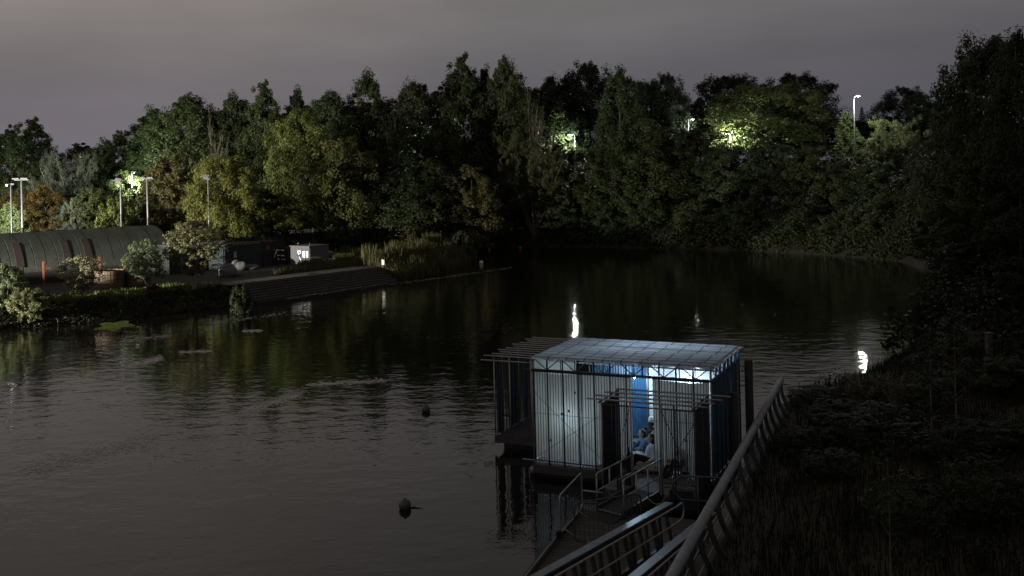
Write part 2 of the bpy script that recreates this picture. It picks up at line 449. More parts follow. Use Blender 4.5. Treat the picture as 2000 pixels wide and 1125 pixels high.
def make_conifer(H, Wd, seed, per=30, leaf=.16):
    r = np.random.default_rng(seed); cents = []; rads = []
    mb = MB().tube([(0, 0, -.2), (0, 0, H * .5), (0, 0, H * .98)], [.2, .12, .02], 7)
    for i in range(30):
        tt = i / 30; z = H * (.08 + .9 * tt); Rr = Wd / 2 * (1 - tt) ** .85 + .12
        nb = int(8 - 4 * tt)
        for k in range(nb):
            a = k * 6.283 / nb + i * 1.1 + r.normal() * .15; ln = Rr * (.8 + .35 * r.random())
            mb.tube([(0, 0, z), (math.cos(a) * ln, math.sin(a) * ln, z - .18 * ln)], [.035, .008], 4)
            for q in (.35, .6, .85, 1.05):
                cents.append((math.cos(a) * ln * q, math.sin(a) * ln * q, z - .2 * ln * q + .12 * ln * q * q)); rads.append(.12 + .16 * Rr * (1.1 - q * .4))
    v, f, ti = leaves(np.array(cents), np.array(rads), per, leaf, squash=.4, up=.8, seed=seed, aspect=.35, droop=.3)
    cm = np_mesh('crown', v, f, ti); cm.materials.append(LEAF)
    tm = bpy.data.meshes.new('trunk'); tm.from_pydata(mb.v, [], mb.f); tm.materials.append(BARK)
    return cm, tm, H, Wd
def make_willow(H, Wd, seed, stems=9, per=60, leaf=.12, bark=None, t0=.25):
    r = np.random.default_rng(seed); mb = MB(); cents = []; rads = []
    for s_ in range(stems):
        a = s_ * 2.4 + r.random() * .5; ex = Wd / 2 * (.25 + .75 * math.sqrt(r.random())); ht = H * (.7 + .3 * r.random()) * (1 - .25 * (ex / (Wd / 2)) ** 2)
        pts = [Vector((math.cos(a) * ex * q ** 1.3, math.sin(a) * ex * q ** 1.3, -.2 + (ht + .2) * q)) for q in np.linspace(0, 1, 7)]
        mb.tube(pts, [.13 * (1 - .9 * q) + .01 for q in np.linspace(0, 1, 7)], 5)
        for k in range(16):
            q = .3 + .7 * r.random(); j = min(5, int(q * 6)); p = pts[j].lerp(pts[j + 1], q * 6 - j)
            e = p + Vector((r.normal() * Wd * .11, r.normal() * Wd * .11, abs(r.normal()) * H * .09))
            mb.tube([p, e], [.03, .008], 4)
            for w in (.4, .7, 1.0):
                if (p.lerp(e, w)).z > H * t0:
                    cents.append(tuple(p.lerp(e, w))); rads.append(Wd * .045 * (.7 + .6 * r.random()))
    v, f, ti = leaves(np.array(cents), np.array(rads), per, leaf, squash=1.2, up=.3, seed=seed, aspect=.3)
    cm = np_mesh('crown', v, f, ti); cm.materials.append(LEAF)
    tm = bpy.data.meshes.new('trunk'); tm.from_pydata(mb.v, [], mb.f); tm.materials.append(bark or BARK)
    return cm, tm, H, Wd

PROTO = {
    'round': [make_tree('round', 14, 9, 11), make_tree('round', 14, 9, 12, lobes=20)],
    'oak': [make_tree('oak', 15, 13, 21, lobes=26, per_lobe=10, t0=.12), make_tree('oak', 15, 13, 22, lobes=24, t0=.12)],
    'spire': [make_tree('spire', 17, 11.5, 31, lobes=30, t0=.08, per=85), make_tree('spire', 17, 11.5, 32, lobes=34, t0=.08, per=80), make_tree('spire', 17, 11.5, 33, lobes=28, t0=.08, per=85)],
    'column': [make_tree('column', 17, 12, 41, lobes=30, t0=.08, per=85), make_tree('column', 17, 12, 42, lobes=34, t0=.08, per=80), make_tree('column', 17, 12, 43, lobes=26, t0=.08, per=85)],
    'willow': [make_willow(10, 9, 51, stems=14), make_willow(10, 9, 52, stems=16, per=90)],
    'conifer': [make_conifer(12, 6, 61)],
    'bush': [make_tree('round', 5, 6, 71, t0=.0, lobes=14, per=90, leaf=.11, trunk_r=.07, stems=4), make_tree('vase', 5, 6, 72, t0=.02, lobes=13, per=90, leaf=.11, trunk_r=.06, stems=4)],
    'small': [make_tree('vase', 4.2, 3.4, 81, t0=.22, lobes=15, per_lobe=8, per=26, leaf=.075, trunk_r=.07, stems=3, bark=PALEBARK),
              make_tree('round', 4.2, 3.4, 82, t0=.28, lobes=15, per_lobe=8, per=30, leaf=.075, trunk_r=.07, bark=PALEBARK, lean=-.05),
              make_tree('vase', 4.2, 3.4, 83, t0=.25, lobes=18, per_lobe=8, per=30, leaf=.075, trunk_r=.08, stems=2, bark=PALEBARK)],
    'sapling': [make_tree('column', 5, 1.6, 91, t0=.35, lobes=9, per_lobe=5, per=10, leaf=.06, trunk_r=.035), make_tree('column', 5, 1.6, 92, t0=.3, lobes=9, per_lobe=5, per=9, leaf=.06, trunk_r=.035)],
    'shrub': [make_tree('vase', 2.2, 2.2, 101, t0=.0, lobes=14, per_lobe=7, per=22, leaf=.05, trunk_r=.02, stems=6), make_tree('round', 2.2, 2.2, 102, t0=.0, lobes=14, per_lobe=7, per=22, leaf=.05, trunk_r=.02, stems=5)],
    'wispy': [make_willow(2.4, 2.0, 111, stems=9, per=3, leaf=.055, t0=.3), make_willow(2.4, 2.0, 112, stems=8, per=3, leaf=.055, t0=.3)],
    'silver': [make_willow(12, 9, 121, stems=9, per=80, leaf=.12, bark=PALEBARK, t0=.25)],
}
BARE = [make_bare(10, 4, 131, BARK), make_bare(9, 3, 132, BARK)]
USE = {}
def plant(px, top, wpx, D, kind, col, name, label, cat='tree', group=None, zb=None, tr='trunk', dz=0.0):
    """one tree or shrub whose top shows at (px, top) of the photograph, D metres off"""
    X, ztop = atd(px, top, D)
    z0 = (g1(X, D) if zb is None else zb) - .05 + dz
    H = max(.5, ztop - z0); Wm = wpx * D / FPX * (1.5 if kind in ('spire', 'column') else 1.12 if kind in ('round', 'oak') else 1.0)
    i = USE.get(kind, 0); USE[kind] = i + 1
    o = empty(name, (X, D, z0), (i * 2.17 + px * .013) % 6.28, label, cat, group)
    if kind == 'bare':
        tm = BARE[i % len(BARE)]
        a = put('trunk', tm, None, o); h0 = max(v.co.z for v in tm.vertices); w0 = 4.0 if i % 2 == 0 else 3.0
    else:
        cm, tm, h0, w0 = PROTO[kind][i % len(PROTO[kind])]
        a = put(tr, tm, None, o); c = put('crown', cm, None, o); q_ = .78 + .5 * ((px * 37 + top * 11) % 17) / 17; w_ = .9 + .22 * ((px * 13 + top * 29) % 11) / 11; c.color = (col[0] * q_ * w_, col[1] * q_, col[2] * q_, 1)
    o.scale = (Wm / w0, Wm / w0, H / h0)
    return o
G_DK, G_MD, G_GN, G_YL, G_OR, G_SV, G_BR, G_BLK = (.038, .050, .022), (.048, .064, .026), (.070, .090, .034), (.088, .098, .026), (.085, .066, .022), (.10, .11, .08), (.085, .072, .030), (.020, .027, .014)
T = [  # px, top, width, distance, kind, colour, name, label
 (20, 252, 100, 120, 'round', G_MD, 'round_tree', 'dark round tree at the far edge, above the lit floodlight'),
 (64, 243, 96, 124, 'spire', G_MD, 'pointed_tree', 'dark pointed tree just behind the pale silvery tree'),
 (128, 262, 120, 113, 'silver', G_SV, 'silver_tree', 'pale silvery open tree with its forked bare trunk showing'),
 (88, 318, 80, 110, 'silver', G_SV, 'silver_tree', 'low silvery grey tree beside the tallest floodlight head'),
 (30, 372, 90, 104, 'round', G_OR, 'autumn_tree', 'orange autumn tree right behind the lit floodlight pole'),
 (85, 365, 90, 105, 'round', G_OR, 'autumn_tree', 'rusty orange autumn tree beside the tallest floodlight pole'),
 (18, 405, 80, 98, 'bush', G_GN, 'bush', 'green bush low behind the lit floodlight pole'),
 (190, 292, 90, 124, 'round', G_DK, 'round_tree', 'low dark tree in the dip of the treeline'),
 (235, 262, 100, 130, 'round', G_DK, 'round_tree', 'dark tree rising right of the dip in the treeline'),
 (130, 395, 70, 104, 'willow', G_SV, 'silver_shrub', 'grey silvery shrub behind the hut roof beside orange tree'),
 (178, 370, 85, 106, 'round', G_MD, 'round_tree', 'dark green tree between the silvery shrub and the floodlights'),
 (232, 388, 85, 102, 'bush', G_YL, 'bush', 'yellow green bush standing at foot of slim floodlight pole'),
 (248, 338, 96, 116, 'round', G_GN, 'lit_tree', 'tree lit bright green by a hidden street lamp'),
 (300, 216, 105, 128, 'spire', G_MD, 'pointed_tree', 'ragged pointed tree first of the high treeline after the dip'),
 (368, 194, 118, 126, 'column', G_MD, 'tall_tree', 'broad topped tall tree next to the bare white trunk'),
 (410, 206, 60, 121, 'bare', None, 'bare_tree', 'bare pale tree with white branches among green crowns'),
 (335, 305, 110, 108, 'round', G_BR, 'brown_tree', 'dull brown green tree between the floodlight pole and yellow tree'),
 (455, 190, 80, 128, 'spire', G_MD, 'pointed_tree', 'pointed green tree standing just after the bare white tree'),
 (515, 174, 86, 126, 'spire', G_MD, 'pointed_tree', 'sharp pointed green tree behind the yellow crowns'),
 (580, 180, 66, 130, 'spire', G_DK, 'thin_tree', 'thin dark ragged tree behind the top of the yellow tree'),
 (438, 308, 130, 98, 'oak', G_YL, 'yellow_tree', 'bright yellow green tree beside the slim floodlight pole by the shed'),
 (520, 372, 120, 102, 'round', (.08, .085, .024), 'yellow_tree', 'low yellow green tree right behind the container fence'),
 (583, 224, 130, 112, 'oak', (.072, .088, .026), 'yellow_tree', 'tall yellowing tree in front of the dark pointed trees'),
 (648, 276, 150, 109, 'oak', (.062, .068, .024), 'brown_tree', 'yellow brown tree beside the tall yellowing tree'),
 (645, 190, 120, 127, 'column', G_DK, 'tall_tree', 'dark uneven tree between the thin tree and the tall spire'),
 (716, 150, 100, 129, 'spire', G_DK, 'pointed_tree', 'tall dark spire with a needle sharp tip'),
 (764, 180, 40, 126, 'bare', None, 'bare_tree', 'small bare snag beside the tall dark spire'),
 (812, 165, 118, 128, 'column', G_DK, 'tall_tree', 'dark broad tree between the bare snag and the highest crown'),
 (700, 330, 110, 112, 'round', G_DK, 'round_tree', 'dark tree low under the tall dark spire'),
 (770, 340, 105, 112, 'column', G_DK, 'round_tree', 'dark green tree above the tall grass and white marker'),
 (902, 125, 112, 132, 'spire', G_MD, 'tall_tree', 'highest green tree at the middle of the treeline'),
 (946, 140, 66, 135, 'spire', G_DK, 'pointed_tree', 'narrow dark tip between the two highest crowns'),
 (985, 125, 84, 133, 'column', G_DK, 'tall_tree', 'tall dark tree beside the bare poplar'),
 (1030, 130, 56, 131, 'bare', None, 'bare_tree', 'leafless grey poplar standing against the sky'),
 (1075, 152, 64, 147, 'column', G_DK, 'tall_tree', 'loose topped dark tree just after the leafless poplar'),
 (1145, 128, 118, 154, 'oak', G_BLK, 'oak_tree', 'black domed oak above the street lamp'),
 (1208, 142, 100, 129, 'spire', G_MD, 'tall_tree', 'green tree overlapping the black domed oak'),
 (1250, 160, 110, 150, 'oak', G_BLK, 'oak_tree', 'black flat topped tree between the two dark domes'),
 (1300, 149, 84, 152, 'oak', G_BLK, 'oak_tree', 'black rounded oak at the notch in the treeline'),
 (1365, 195, 84, 170, 'round', G_BLK, 'dark_tree', 'small black tree low in the notch of the treeline'),
 (1425, 150, 150, 172, 'oak', G_BLK, 'oak_tree', 'wide black oak behind the lamplit tree'),
 (1556, 148, 150, 168, 'oak', G_BLK, 'oak_tree', 'black oak whose lumpy edge shows beyond the lamplit tree'),
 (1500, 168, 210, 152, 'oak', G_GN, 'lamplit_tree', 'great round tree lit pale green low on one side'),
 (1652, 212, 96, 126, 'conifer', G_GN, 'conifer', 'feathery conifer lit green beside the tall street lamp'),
 (1683, 205, 32, 185, 'conifer', G_BLK, 'conifer', 'little black conifer behind the tall street lamp'),
 (1742, 226, 120, 121, 'willow', (.09, .11, .05), 'willow', 'pale round willow lit beside the tall street lamp'),
 (1768, 174, 110, 165, 'oak', G_BLK, 'dark_tree', 'black bushy tree behind the pale willow'),
 (1830, 200, 100, 150, 'round', G_BLK, 'dark_tree', 'black tree filling the gap beside the high bank trees'),
 (160, 284, 130, 140, 'round', G_DK, 'round_tree', 'dark tree far back behind the pale silvery tree'),
 (345, 222, 190, 142, 'round', G_DK, 'round_tree', 'dark tree far back below the broad topped tall tree'),
 (480, 204, 190, 142, 'round', G_DK, 'round_tree', 'dark tree far back between the first two pointed trees'),
 (600, 208, 190, 142, 'round', G_DK, 'round_tree', 'dark tree far back behind the tall yellowing tree'),
 (690, 206, 180, 142, 'round', G_DK, 'round_tree', 'dark tree far back beside the tall dark spire'),
 (770, 196, 180, 142, 'round', G_DK, 'round_tree', 'dark tree far back below the small bare snag'),
 (860, 178, 170, 144, 'round', G_DK, 'round_tree', 'dark tree far back beside the highest green tree'),
 (1020, 176, 170, 144, 'round', G_DK, 'round_tree', 'dark tree far back below the leafless poplar'),
 (1100, 164, 120, 146, 'round', G_BLK, 'round_tree', 'black tree far back beside the black domed oak'),
 (1640, 232, 130, 160, 'round', G_BLK, 'round_tree', 'black tree far back behind the feathery lit conifer'),
 (1720, 232, 130, 165, 'round', G_BLK, 'round_tree', 'black tree far back behind the tall street lamp pole'),
 (1040, 264, 150, 123.5, 'willow', (.06, .06, .026), 'willow', 'spreading brownish willow with bare stems over the far water'),
 (920, 328, 100, 116, 'round', G_BR, 'brown_tree', 'brownish round tree at the point behind the reeds'),
 (838, 318, 100, 116, 'column', G_DK, 'round_tree', 'dark green tree behind the sapling on the point'),
 (860, 250, 90, 124, 'round', G_DK, 'round_tree', 'dark crown under the highest green tree'),
 (1000, 320, 100, 128, 'round', G_DK, 'round_tree', 'dark crown filling behind the spreading willow'),
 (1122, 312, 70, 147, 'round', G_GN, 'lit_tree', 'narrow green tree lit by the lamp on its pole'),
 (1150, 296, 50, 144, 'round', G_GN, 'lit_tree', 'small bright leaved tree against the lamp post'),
 (1120, 352, 90, 126, 'round', G_MD, 'round_tree', 'round green bush tree below the street lamp'),
 (1195, 288, 110, 127, 'column', G_MD, 'bank_tree', 'dull green bank tree below the green tall tree'),
 (1262, 236, 120, 126, 'column', G_MD, 'bank_tree', 'tall olive bank tree beside the little far street lamp'),
 (1340, 262, 110, 127, 'column', G_DK, 'bank_tree', 'dark bank tree hiding the foot of the little far street lamp'),
 (1420, 288, 120, 122, 'round', G_DK, 'bank_tree', 'dark bank tree below the palest lamplit leaves'),
 (1500, 276, 110, 121, 'round', G_DK, 'bank_tree', 'dark bank tree in front of the lamplit great tree'),
 (1580, 290, 120, 114, 'round', G_DK, 'bank_tree', 'dark bank tree below the lit conifer'),
 (1650, 300, 100, 112, 'round', G_DK, 'bank_tree', 'dark bank tree at the foot of the tall street lamp'),
 (1715, 318, 110, 108, 'round', G_DK, 'bank_tree', 'dark bank tree under the pale lit willow'),
 (1785, 330, 110, 103, 'round', G_BLK, 'bank_tree', 'nearly black bank tree beside the high bank trees'),
 (1700, 405, 110, 101, 'bush', G_MD, 'bush', 'dim yellowish bush close to the far water edge'),
 (1620, 420, 110, 106, 'bush', G_DK, 'bush', 'dark bush overhanging the far water, below two bank trees'),
 (1530, 405, 110, 112, 'bush', G_DK, 'bush', 'dark bush overhanging the far water opposite the pavilion roof end'),
 (1440, 400, 110, 114, 'bush', G_DK, 'bush', 'dark loose bush on the far waterline in the middle of the bank'),
 (1350, 395, 110, 118, 'bush', G_DK, 'bush', 'dark bush on the waterline where the bank bends'),
 (1260, 390, 100, 120, 'bush', G_DK, 'bush', 'dark bush on the waterline nearest the willow but one'),
 (1180, 400, 90, 122, 'bush', G_MD, 'bush', 'green tinged bush on the waterline next to the willow'),
 (1090, 415, 90, 123.5, 'bush', G_DK, 'bush', 'dark bush beneath the spreading willow'),
 (960, 405, 90, 124, 'bush', G_DK, 'bush', 'black bush behind the orange buoys'),
 (1935, 78, 190, 74, 'oak', G_DK, 'high_bank_tree', 'highest dark tree climbing up the near wooded bank'),
 (1875, 205, 130, 86, 'column', G_DK, 'high_bank_tree', 'dark tree on the sky side edge of the near wooded bank'),
 (2010, 64, 150, 66, 'oak', G_DK, 'high_bank_tree', 'dark tree cut by the frame at the top of the wooded bank'),
 (1850, 318, 130, 90, 'round', G_DK, 'high_bank_tree', 'dark tree mid slope of the wooded bank beside the black bank tree'),
 (1925, 300, 150, 70, 'column', G_DK, 'high_bank_tree', 'dark tree halfway down the near wooded bank'),
 (1990, 300, 140, 58, 'round', G_BLK, 'high_bank_tree', 'black tree at the frame edge halfway down the bank'),
 (1850, 420, 130, 76, 'round', G_DK, 'high_bank_tree', 'dark tree leaning over the bend of the river'),
 (1905, 470, 150, 60, 'round', G_BLK, 'high_bank_tree', 'black tree low on the near bank behind the grey post'),
 (1985, 510, 150, 47, 'round', G_BLK, 'high_bank_tree', 'black tree low at the frame edge above the grass'),
 (1845, 560, 120, 58, 'bush', G_BLK, 'bush', 'black bush at the water where the near bank begins'),
]
for a in T:
    plant(*a, cat='bush' if a[6] in ('bush', 'silver_shrub') else 'tree', group='trees and bushes round the river', tr='stem' if a[6] == 'bush' else 'trunk')

# undergrowth: leafy ground cover that reads as one mass along the far banks and behind the yard
def scatter(n, poly_fn, size, hmax, seed, kind_name, col, label, per=1, up=.4, asp=.6, rad=.5):
    r = np.random.default_rng(seed); x, y, h = poly_fn(r, n)
    c = np.stack([x, y, ground(x, y) + h], -1)
    v, f, ti = leaves(c, np.full(n, rad), per, size, seed=seed, up=up, aspect=asp)
    o = put(kind_name, np_mesh(kind_name, v, f, ti), LEAF); o.color = (*col, 1)
    return tag(o, label, kind='stuff')
def along(pts, r, n, dmin, dmax):
    pts = np.array(pts, float); seg = np.linalg.norm(np.diff(pts, axis=0), axis=1); cum = np.concatenate([[0], np.cumsum(seg)])
    s = r.random(n) * cum[-1]; i = np.clip(np.searchsorted(cum, s) - 1, 0, len(seg) - 1); q = (s - cum[i]) / seg[i]
    p = pts[i] + (pts[i + 1] - pts[i]) * q[:, None]; d = (pts[i + 1] - pts[i]) / seg[i][:, None]
    nrm = np.stack([-d[:, 1], d[:, 0]], -1); o = dmin + (dmax - dmin) * r.random(n)
    return p + nrm * o[:, None], o
def far_under(r, n):
    p, o = along([(40, 78), (36.4, 92.7), (31.5, 101.5), (24.6, 109.4), (15, 116.5), (6, 122.4), (-.2, 124.2), (-5.2, 122), (-8.2, 115)][::-1], r, n, -.5, 11)
    lump = .5 + .5 * np.sin(p[:, 0] * .9 + 2 * np.sin(p[:, 1] * .5))
    o = o * 1.0; return p[:, 0], p[:, 1], .1 + r.random(n) ** 1.3 * (.9 + 2.6 * lump * np.clip(o / 3, .25, 1))
scatter(7000, far_under, .15, 3, 201, 'undergrowth', (.034, .044, .020), 'dark tangled undergrowth and brambles along the far waterline', per=26, rad=.75)
def near_right_under(r, n):
    p, o = along([(40, 78), (31, 72), (27, 63), (23.2, 54), (19, 46), (14.5, 40)], r, n, -.6, 12)
    return p[:, 0], p[:, 1], r.random(n) ** 1.4 * 2.6
def slope_weeds(r, n):
    p, o = along([(-60, 42.6), (-32.4, 62.4), (-26.7, 66), (-21.5, 71), (-19.8, 73.6)], r, n, -.3, 2.7)
    return p[:, 0], p[:, 1], r.random(n) ** 1.6 * (.12 + .2 * (np.sin(p[:, 0] * 1.7) > .2))
scatter(2600, slope_weeds, .07, 3, 207, 'undergrowth', (.022, .024, .012), 'dark weeds on the steep face of the yard side bank', per=16, rad=.24)
def yard_under(r, n):
    x = -58 + 50 * r.random(n); y = 103 + 16 * r.random(n) + np.where(x > -20, 3, 0); return x, y, r.random(n) ** 1.3 * 4.0
scatter(3000, yard_under, .15, 3, 203, 'undergrowth', (.042, .054, .022), 'dark undergrowth at the foot of trees behind the yard', per=24, rad=.75)
def wood_right(r, n):
    x = 24 + 30 * r.random(n); y = 40 + 46 * r.random(n); d = sdf(x, y)
    k = d > .3; x, y = x[k], y[k]; return x, y, r.random(len(x)) ** 1.4 * 3.0
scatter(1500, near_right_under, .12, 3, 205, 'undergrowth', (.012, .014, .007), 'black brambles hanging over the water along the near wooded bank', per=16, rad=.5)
def scatter_mask(n, fn, seed, *a, **k):
    r = np.random.default_rng(seed); x, y, h = fn(r, n)
    return scatter(len(x), lambda r_, n_: (x, y, h), a[0], 3, seed, a[1], a[2], a[3], **k)
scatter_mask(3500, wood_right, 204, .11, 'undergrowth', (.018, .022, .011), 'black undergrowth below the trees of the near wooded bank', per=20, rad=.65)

# grass
def grass(name, x, y, hts, wid, seed, col, label, bend=.35):
    r = np.random.default_rng(seed); n = len(x); z = ground(x, y) - .05
    a = r.random(n) * 6.283; dx = np.cos(a) * wid; dy = np.sin(a) * wid
    b_ = r.random(n) * 6.283; bx = np.cos(b_) * hts * bend * r.random(n); by = np.sin(b_) * hts * bend * r.random(n)
    p0 = np.stack([x - dx, y - dy, z], -1); p1 = np.stack([x + dx, y + dy, z], -1)
    m0 = np.stack([x - dx * .7 + bx * .4, y - dy * .7 + by * .4, z + hts * .6], -1); m1 = np.stack([x + dx * .7 + bx * .4, y + dy * .7 + by * .4, z + hts * .6], -1)
    e0 = np.stack([x - dx * .12 + bx, y - dy * .12 + by, z + hts], -1); e1 = np.stack([x + dx * .12 + bx, y + dy * .12 + by, z + hts], -1)
    v = np.stack([p0, p1, m1, m0, e1, e0], 1).reshape(-1, 3); k = np.arange(n)[:, None] * 6
    f = np.concatenate([k + np.array([[0, 1, 2, 3]]), k + np.array([[3, 2, 4, 5]])], 0)
    ti = np.tile(r.random(n), 2)
    o = put(name, np_mesh(name, v, f, ti), LEAF); o.color = (*col, 1)
    return tag(o, label, kind='stuff')
r = np.random.default_rng(301)
p, o_ = along([(-60, 42.6), (-32.4, 62.4), (-26.7, 66), (-21.5, 71), (-19.8, 73)], r, 42000, -.1, 7.5)
k_ = (o_ > 2.7) | (r.random(len(o_)) < .06); p = p[k_]; o_ = o_[k_]
hh = (.14 + .24 * r.random(len(p))) * (1 + 1.1 * (np.sin(p[:, 0] * 1.1 + np.sin(p[:, 1]) * 2) > .55)) * np.where(o_ > 4.2, .6, np.where(o_ < 2, .7, 1))
grass('bank_grass', p[:, 0], p[:, 1], hh, .028, 302, (.11, .14, .04), 'grass along the top of the yard side river bank')
x = -20 + 16 * r.random(60000); y = 82 + 40 * r.random(60000); d = sdf(x, y)
s_ = (x + 20.76) * .6 + (y - 76.1) * .8; on_ = (x + 20.76) * .8 - (y - 76.1) * .6
k = (d > -.4) & (x > -19 + (y - 92) * .1) & ~((s_ < 14.6) & (on_ > -2.8)); x, y, d = x[k], y[k], d[k]
hh = (.3 + .5 * r.random(len(x))) * np.where(d < 5, 1.6, .8) * (1 + .7 * (np.sin(x * 1.3) * np.sin(y * .8) > .3))
grass('tall_grass', x, y, hh, .035, 303, (.08, .08, .032), 'tall pale grass and reeds covering the point beyond the steps', bend=.25)
x = 1 + 40 * r.random(110000); y = 11 + 34 * r.random(110000); d = sdf(x, y)
k = (d > .45) & (x < 4 + y * .62); x, y, d = x[k], y[k], d[k]
hh = (.14 + .3 * r.random(len(x))) * (1 + .8 * (np.sin(x * 1.9 + np.sin(y)) * np.sin(y * 1.2) > .4))
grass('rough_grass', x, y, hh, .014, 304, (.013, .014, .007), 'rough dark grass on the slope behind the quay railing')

def near_weeds(r, n):
    x = 3 + 36 * r.random(n); y = 12 + 32 * r.random(n); d = sdf(x, y)
    k = (d > 1.1) & (x < 4 + y * .62) & (np.sin(x * .9 + 2 * np.sin(y * .5)) + np.sin(y * .8 + x * .35) + r.normal(size=n) * .5 > .1)
    x, y = x[k], y[k]; return x, y, r.random(len(x)) ** 1.3 * (.25 + .5 * (np.sin(x * 1.3) * np.sin(y * .9) > 0))
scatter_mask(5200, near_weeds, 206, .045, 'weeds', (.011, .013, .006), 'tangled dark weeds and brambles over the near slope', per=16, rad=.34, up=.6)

# ------------------------------------------------------------------ the floating pavilion (local frame: x along its front, y away from the viewer)
PAV = empty('floating_pavilion', (0.461, 29.527, 0), -.4342, 'floating scaffold pavilion with glowing canvas walls and flat sheet roof on the river', 'pavilion')
PW, PD, ZF, ZT, ZR = 5.34, 3.46, .45, 3.20, 3.60
def U2(px, v):                              # the local x at which the photograph's column px meets the plane y = v of the pavilion
    ca, sa = math.cos(-.4342), math.sin(-.4342)
    k = (px - 1000 - 13) / FPX
    ox, oy = .461 - v * sa, 29.527 + v * ca
    return (k * oy - ox) / (ca - k * sa)
def sheet(name, x0, x1, y, ztop, zbot, m, parent, sag=.08, wave=.02, n=26, mz=14, axis='x', ph=0.0, nsag=1, gather=9.0):
    me_v = []; fs = []
    for j in range(mz + 1):
        q = j / mz
        for i in range(n + 1):
            p = i / n
            zt = ztop - sag * abs(math.sin(math.pi * p * nsag)) ** .9
            z = zbot + (zt - zbot) * q + .012 * math.sin(p * 11 + ph)* (1 - q)
            w = wave * (math.sin(p * gather * 2.1 + ph + .6 * math.sin(q * 3)) + .5 * math.sin(p * gather * 4.7 + 2 * ph + q * 1.5)) + wave * 1.3 * math.sin(q * 4 + p * 3 + ph) * math.sin(math.pi * p)
            a = x0 + (x1 - x0) * p
            me_v.append((a, y + w, z) if axis == 'x' else (y + w, a, z))
    for j in range(mz):
        for i in range(n):
            k = j * (n + 1) + i; fs.append((k, k + 1, k + n + 2, k + n + 1))
    me = bpy.data.meshes.new(name); me.from_pydata(me_v, [], fs)
    return put(name, me, m, parent, True)
# floor, base and floats
MB().box(0, PW, 0, PD, ZF - .06, ZF).build('floor_deck', GREYWOOD, PAV)
MB().box(2.72, 5.25, -1.5, -.004, ZF - .064, ZF - .004).build('porch_deck', GREYWOOD, PAV)
b_ = MB(); b_.box(-.06, PW + .06, -.05, .05, .14, .385); b_.box(-.06, PW + .06, PD - .05, PD + .05, .14, .385); b_.box(-.05, .05, .05, PD - .05, .15, .38); b_.box(PW - .05, PW + .05, .05, PD - .05, .15, .38)
b_.build('base_frame', DKSTEEL, PAV, bevel=.01)
for x0 in (.1, 2.8): MB().box(x0, x0 + 2.4, .15, PD - .15, -.3, .139).build('float', HULL, PAV, bevel=.06)
MB().box(2.7, 5.27, -1.55, -.06, .12, .37).build('porch_base', DKSTEEL, PAV, bevel=.01)
MB().box(2.8, 5.15, -1.45, -.2, -.3, .119).build('float', HULL, PAV, bevel=.05)
MB().ball((-.07, -.02, .22), .07, 1, 1, 1.6, 12).build('fender', SCAFF, PAV, True)
# posts of the main room
OPEN0, OPEN1 = 3.05, 3.64
nb = 11
for i in range(nb + 1):
    u = PW * i / nb
    if OPEN0 + .06 < u < OPEN1 - .06: z0 = ZT - .05
    else: z0 = .40
    MB().tube([(u, -.03, z0), (u, -.03, ZR - .02)], .024, 8).build('post', SCAFF if i in (0, nb) else ROD, PAV, True)
for i in range(1, 8):
    v = PD * i / 7
    MB().tube([(PW + .03, v, .40), (PW + .03, v, ZR - .03)], .024, 8).build('post', ROD, PAV, True)
    MB().tube([(-.03, v, .40), (-.03, v, ZR - .03)], .024, 8).build('post', SCAFF, PAV, True)
for i in range(1, nb):
    u = PW * i / nb
    MB().tube([(u, PD + .03, .40), (u, PD + .03, ZR - .03)], .024, 8).build('post', SCAFF, PAV, True)
# thin vertical rods in front of the canvas (the wall's slats)
def slats(name, pts, z0, z1, r=.0095, m=ROD, rails=True, parent=PAV):
    mb = MB()
    for (x, y) in pts: mb.tube([(x, y, z0), (x, y, z1)], r, 5)
    if rails:
        a, c = pts[0], pts[-1]
        for z in (z0 + .02, z1 - .02): mb.tube([(a[0], a[1], z), (c[0], c[1], z)], .019, 6)
    return mb.build(name, m, parent)
rnd = random.Random(3)
def span(x0, x1, st): 
    n = int(round((x1 - x0) / st)); return [x0 + (x1 - x0) * i / n for i in range(n + 1)]
slats('slat_screen', [(x + rnd.uniform(-.006, .006), -.005) for x in span(.06, OPEN0 - .05, .085)], .50, ZT - .03)
slats('slat_screen', [(x + rnd.uniform(-.006, .006), -.005) for x in span(OPEN1 + .05, PW - .05, .085)], .50, ZT - .03)
slats('slat_screen', [(PW + .005, v + rnd.uniform(-.006, .006)) for v in span(.06, PD - .05, .1)], .50, ZT - .03)
slats('slat_screen', [(x, PD + .005) for x in span(.62, 2.55, .1)], .50, ZT - .03)
# beads of the couplers along the beam ends
def lattice(p, q, z0, z1, bays, m, r=.02, rd_=.014):
    p, q = Vector(p), Vector(q); mb = MB()
    for z in (z0, z1): mb.tube([p + Vector((0, 0, z)), q + Vector((0, 0, z))], r, 7)
    for i in range(bays + 1):
        a = p.lerp(q, i / bays); mb.tube([a + Vector((0, 0, z0)), a + Vector((0, 0, z1))], rd_, 6)
        if i < bays:
            c = p.lerp(q, (i + 1) / bays); lo, hi = Vector((0, 0, z0)), Vector((0, 0, z1))
            (mb.tube([a + hi, c + lo], rd_, 6) if i % 2 == 0 else mb.tube([a + lo, c + hi], rd_, 6))
    return mb
lattice((0, .03, 0), (PW, .03, 0), ZT, ZR - .04, 12, None, .022, .017).build('roof_truss', SCAFF, PAV, True)
lattice((0, PD - .03, 0), (PW, PD - .03, 0), ZT, ZR - .04, 12, None).build('roof_truss', GALV, PAV, True)
lattice((.0, 1.2, 0), (PW, 1.2, 0), ZT + .03, ZR - .05, 9, None, .025, .018).build('roof_truss', WHITEPAINT, PAV, True)
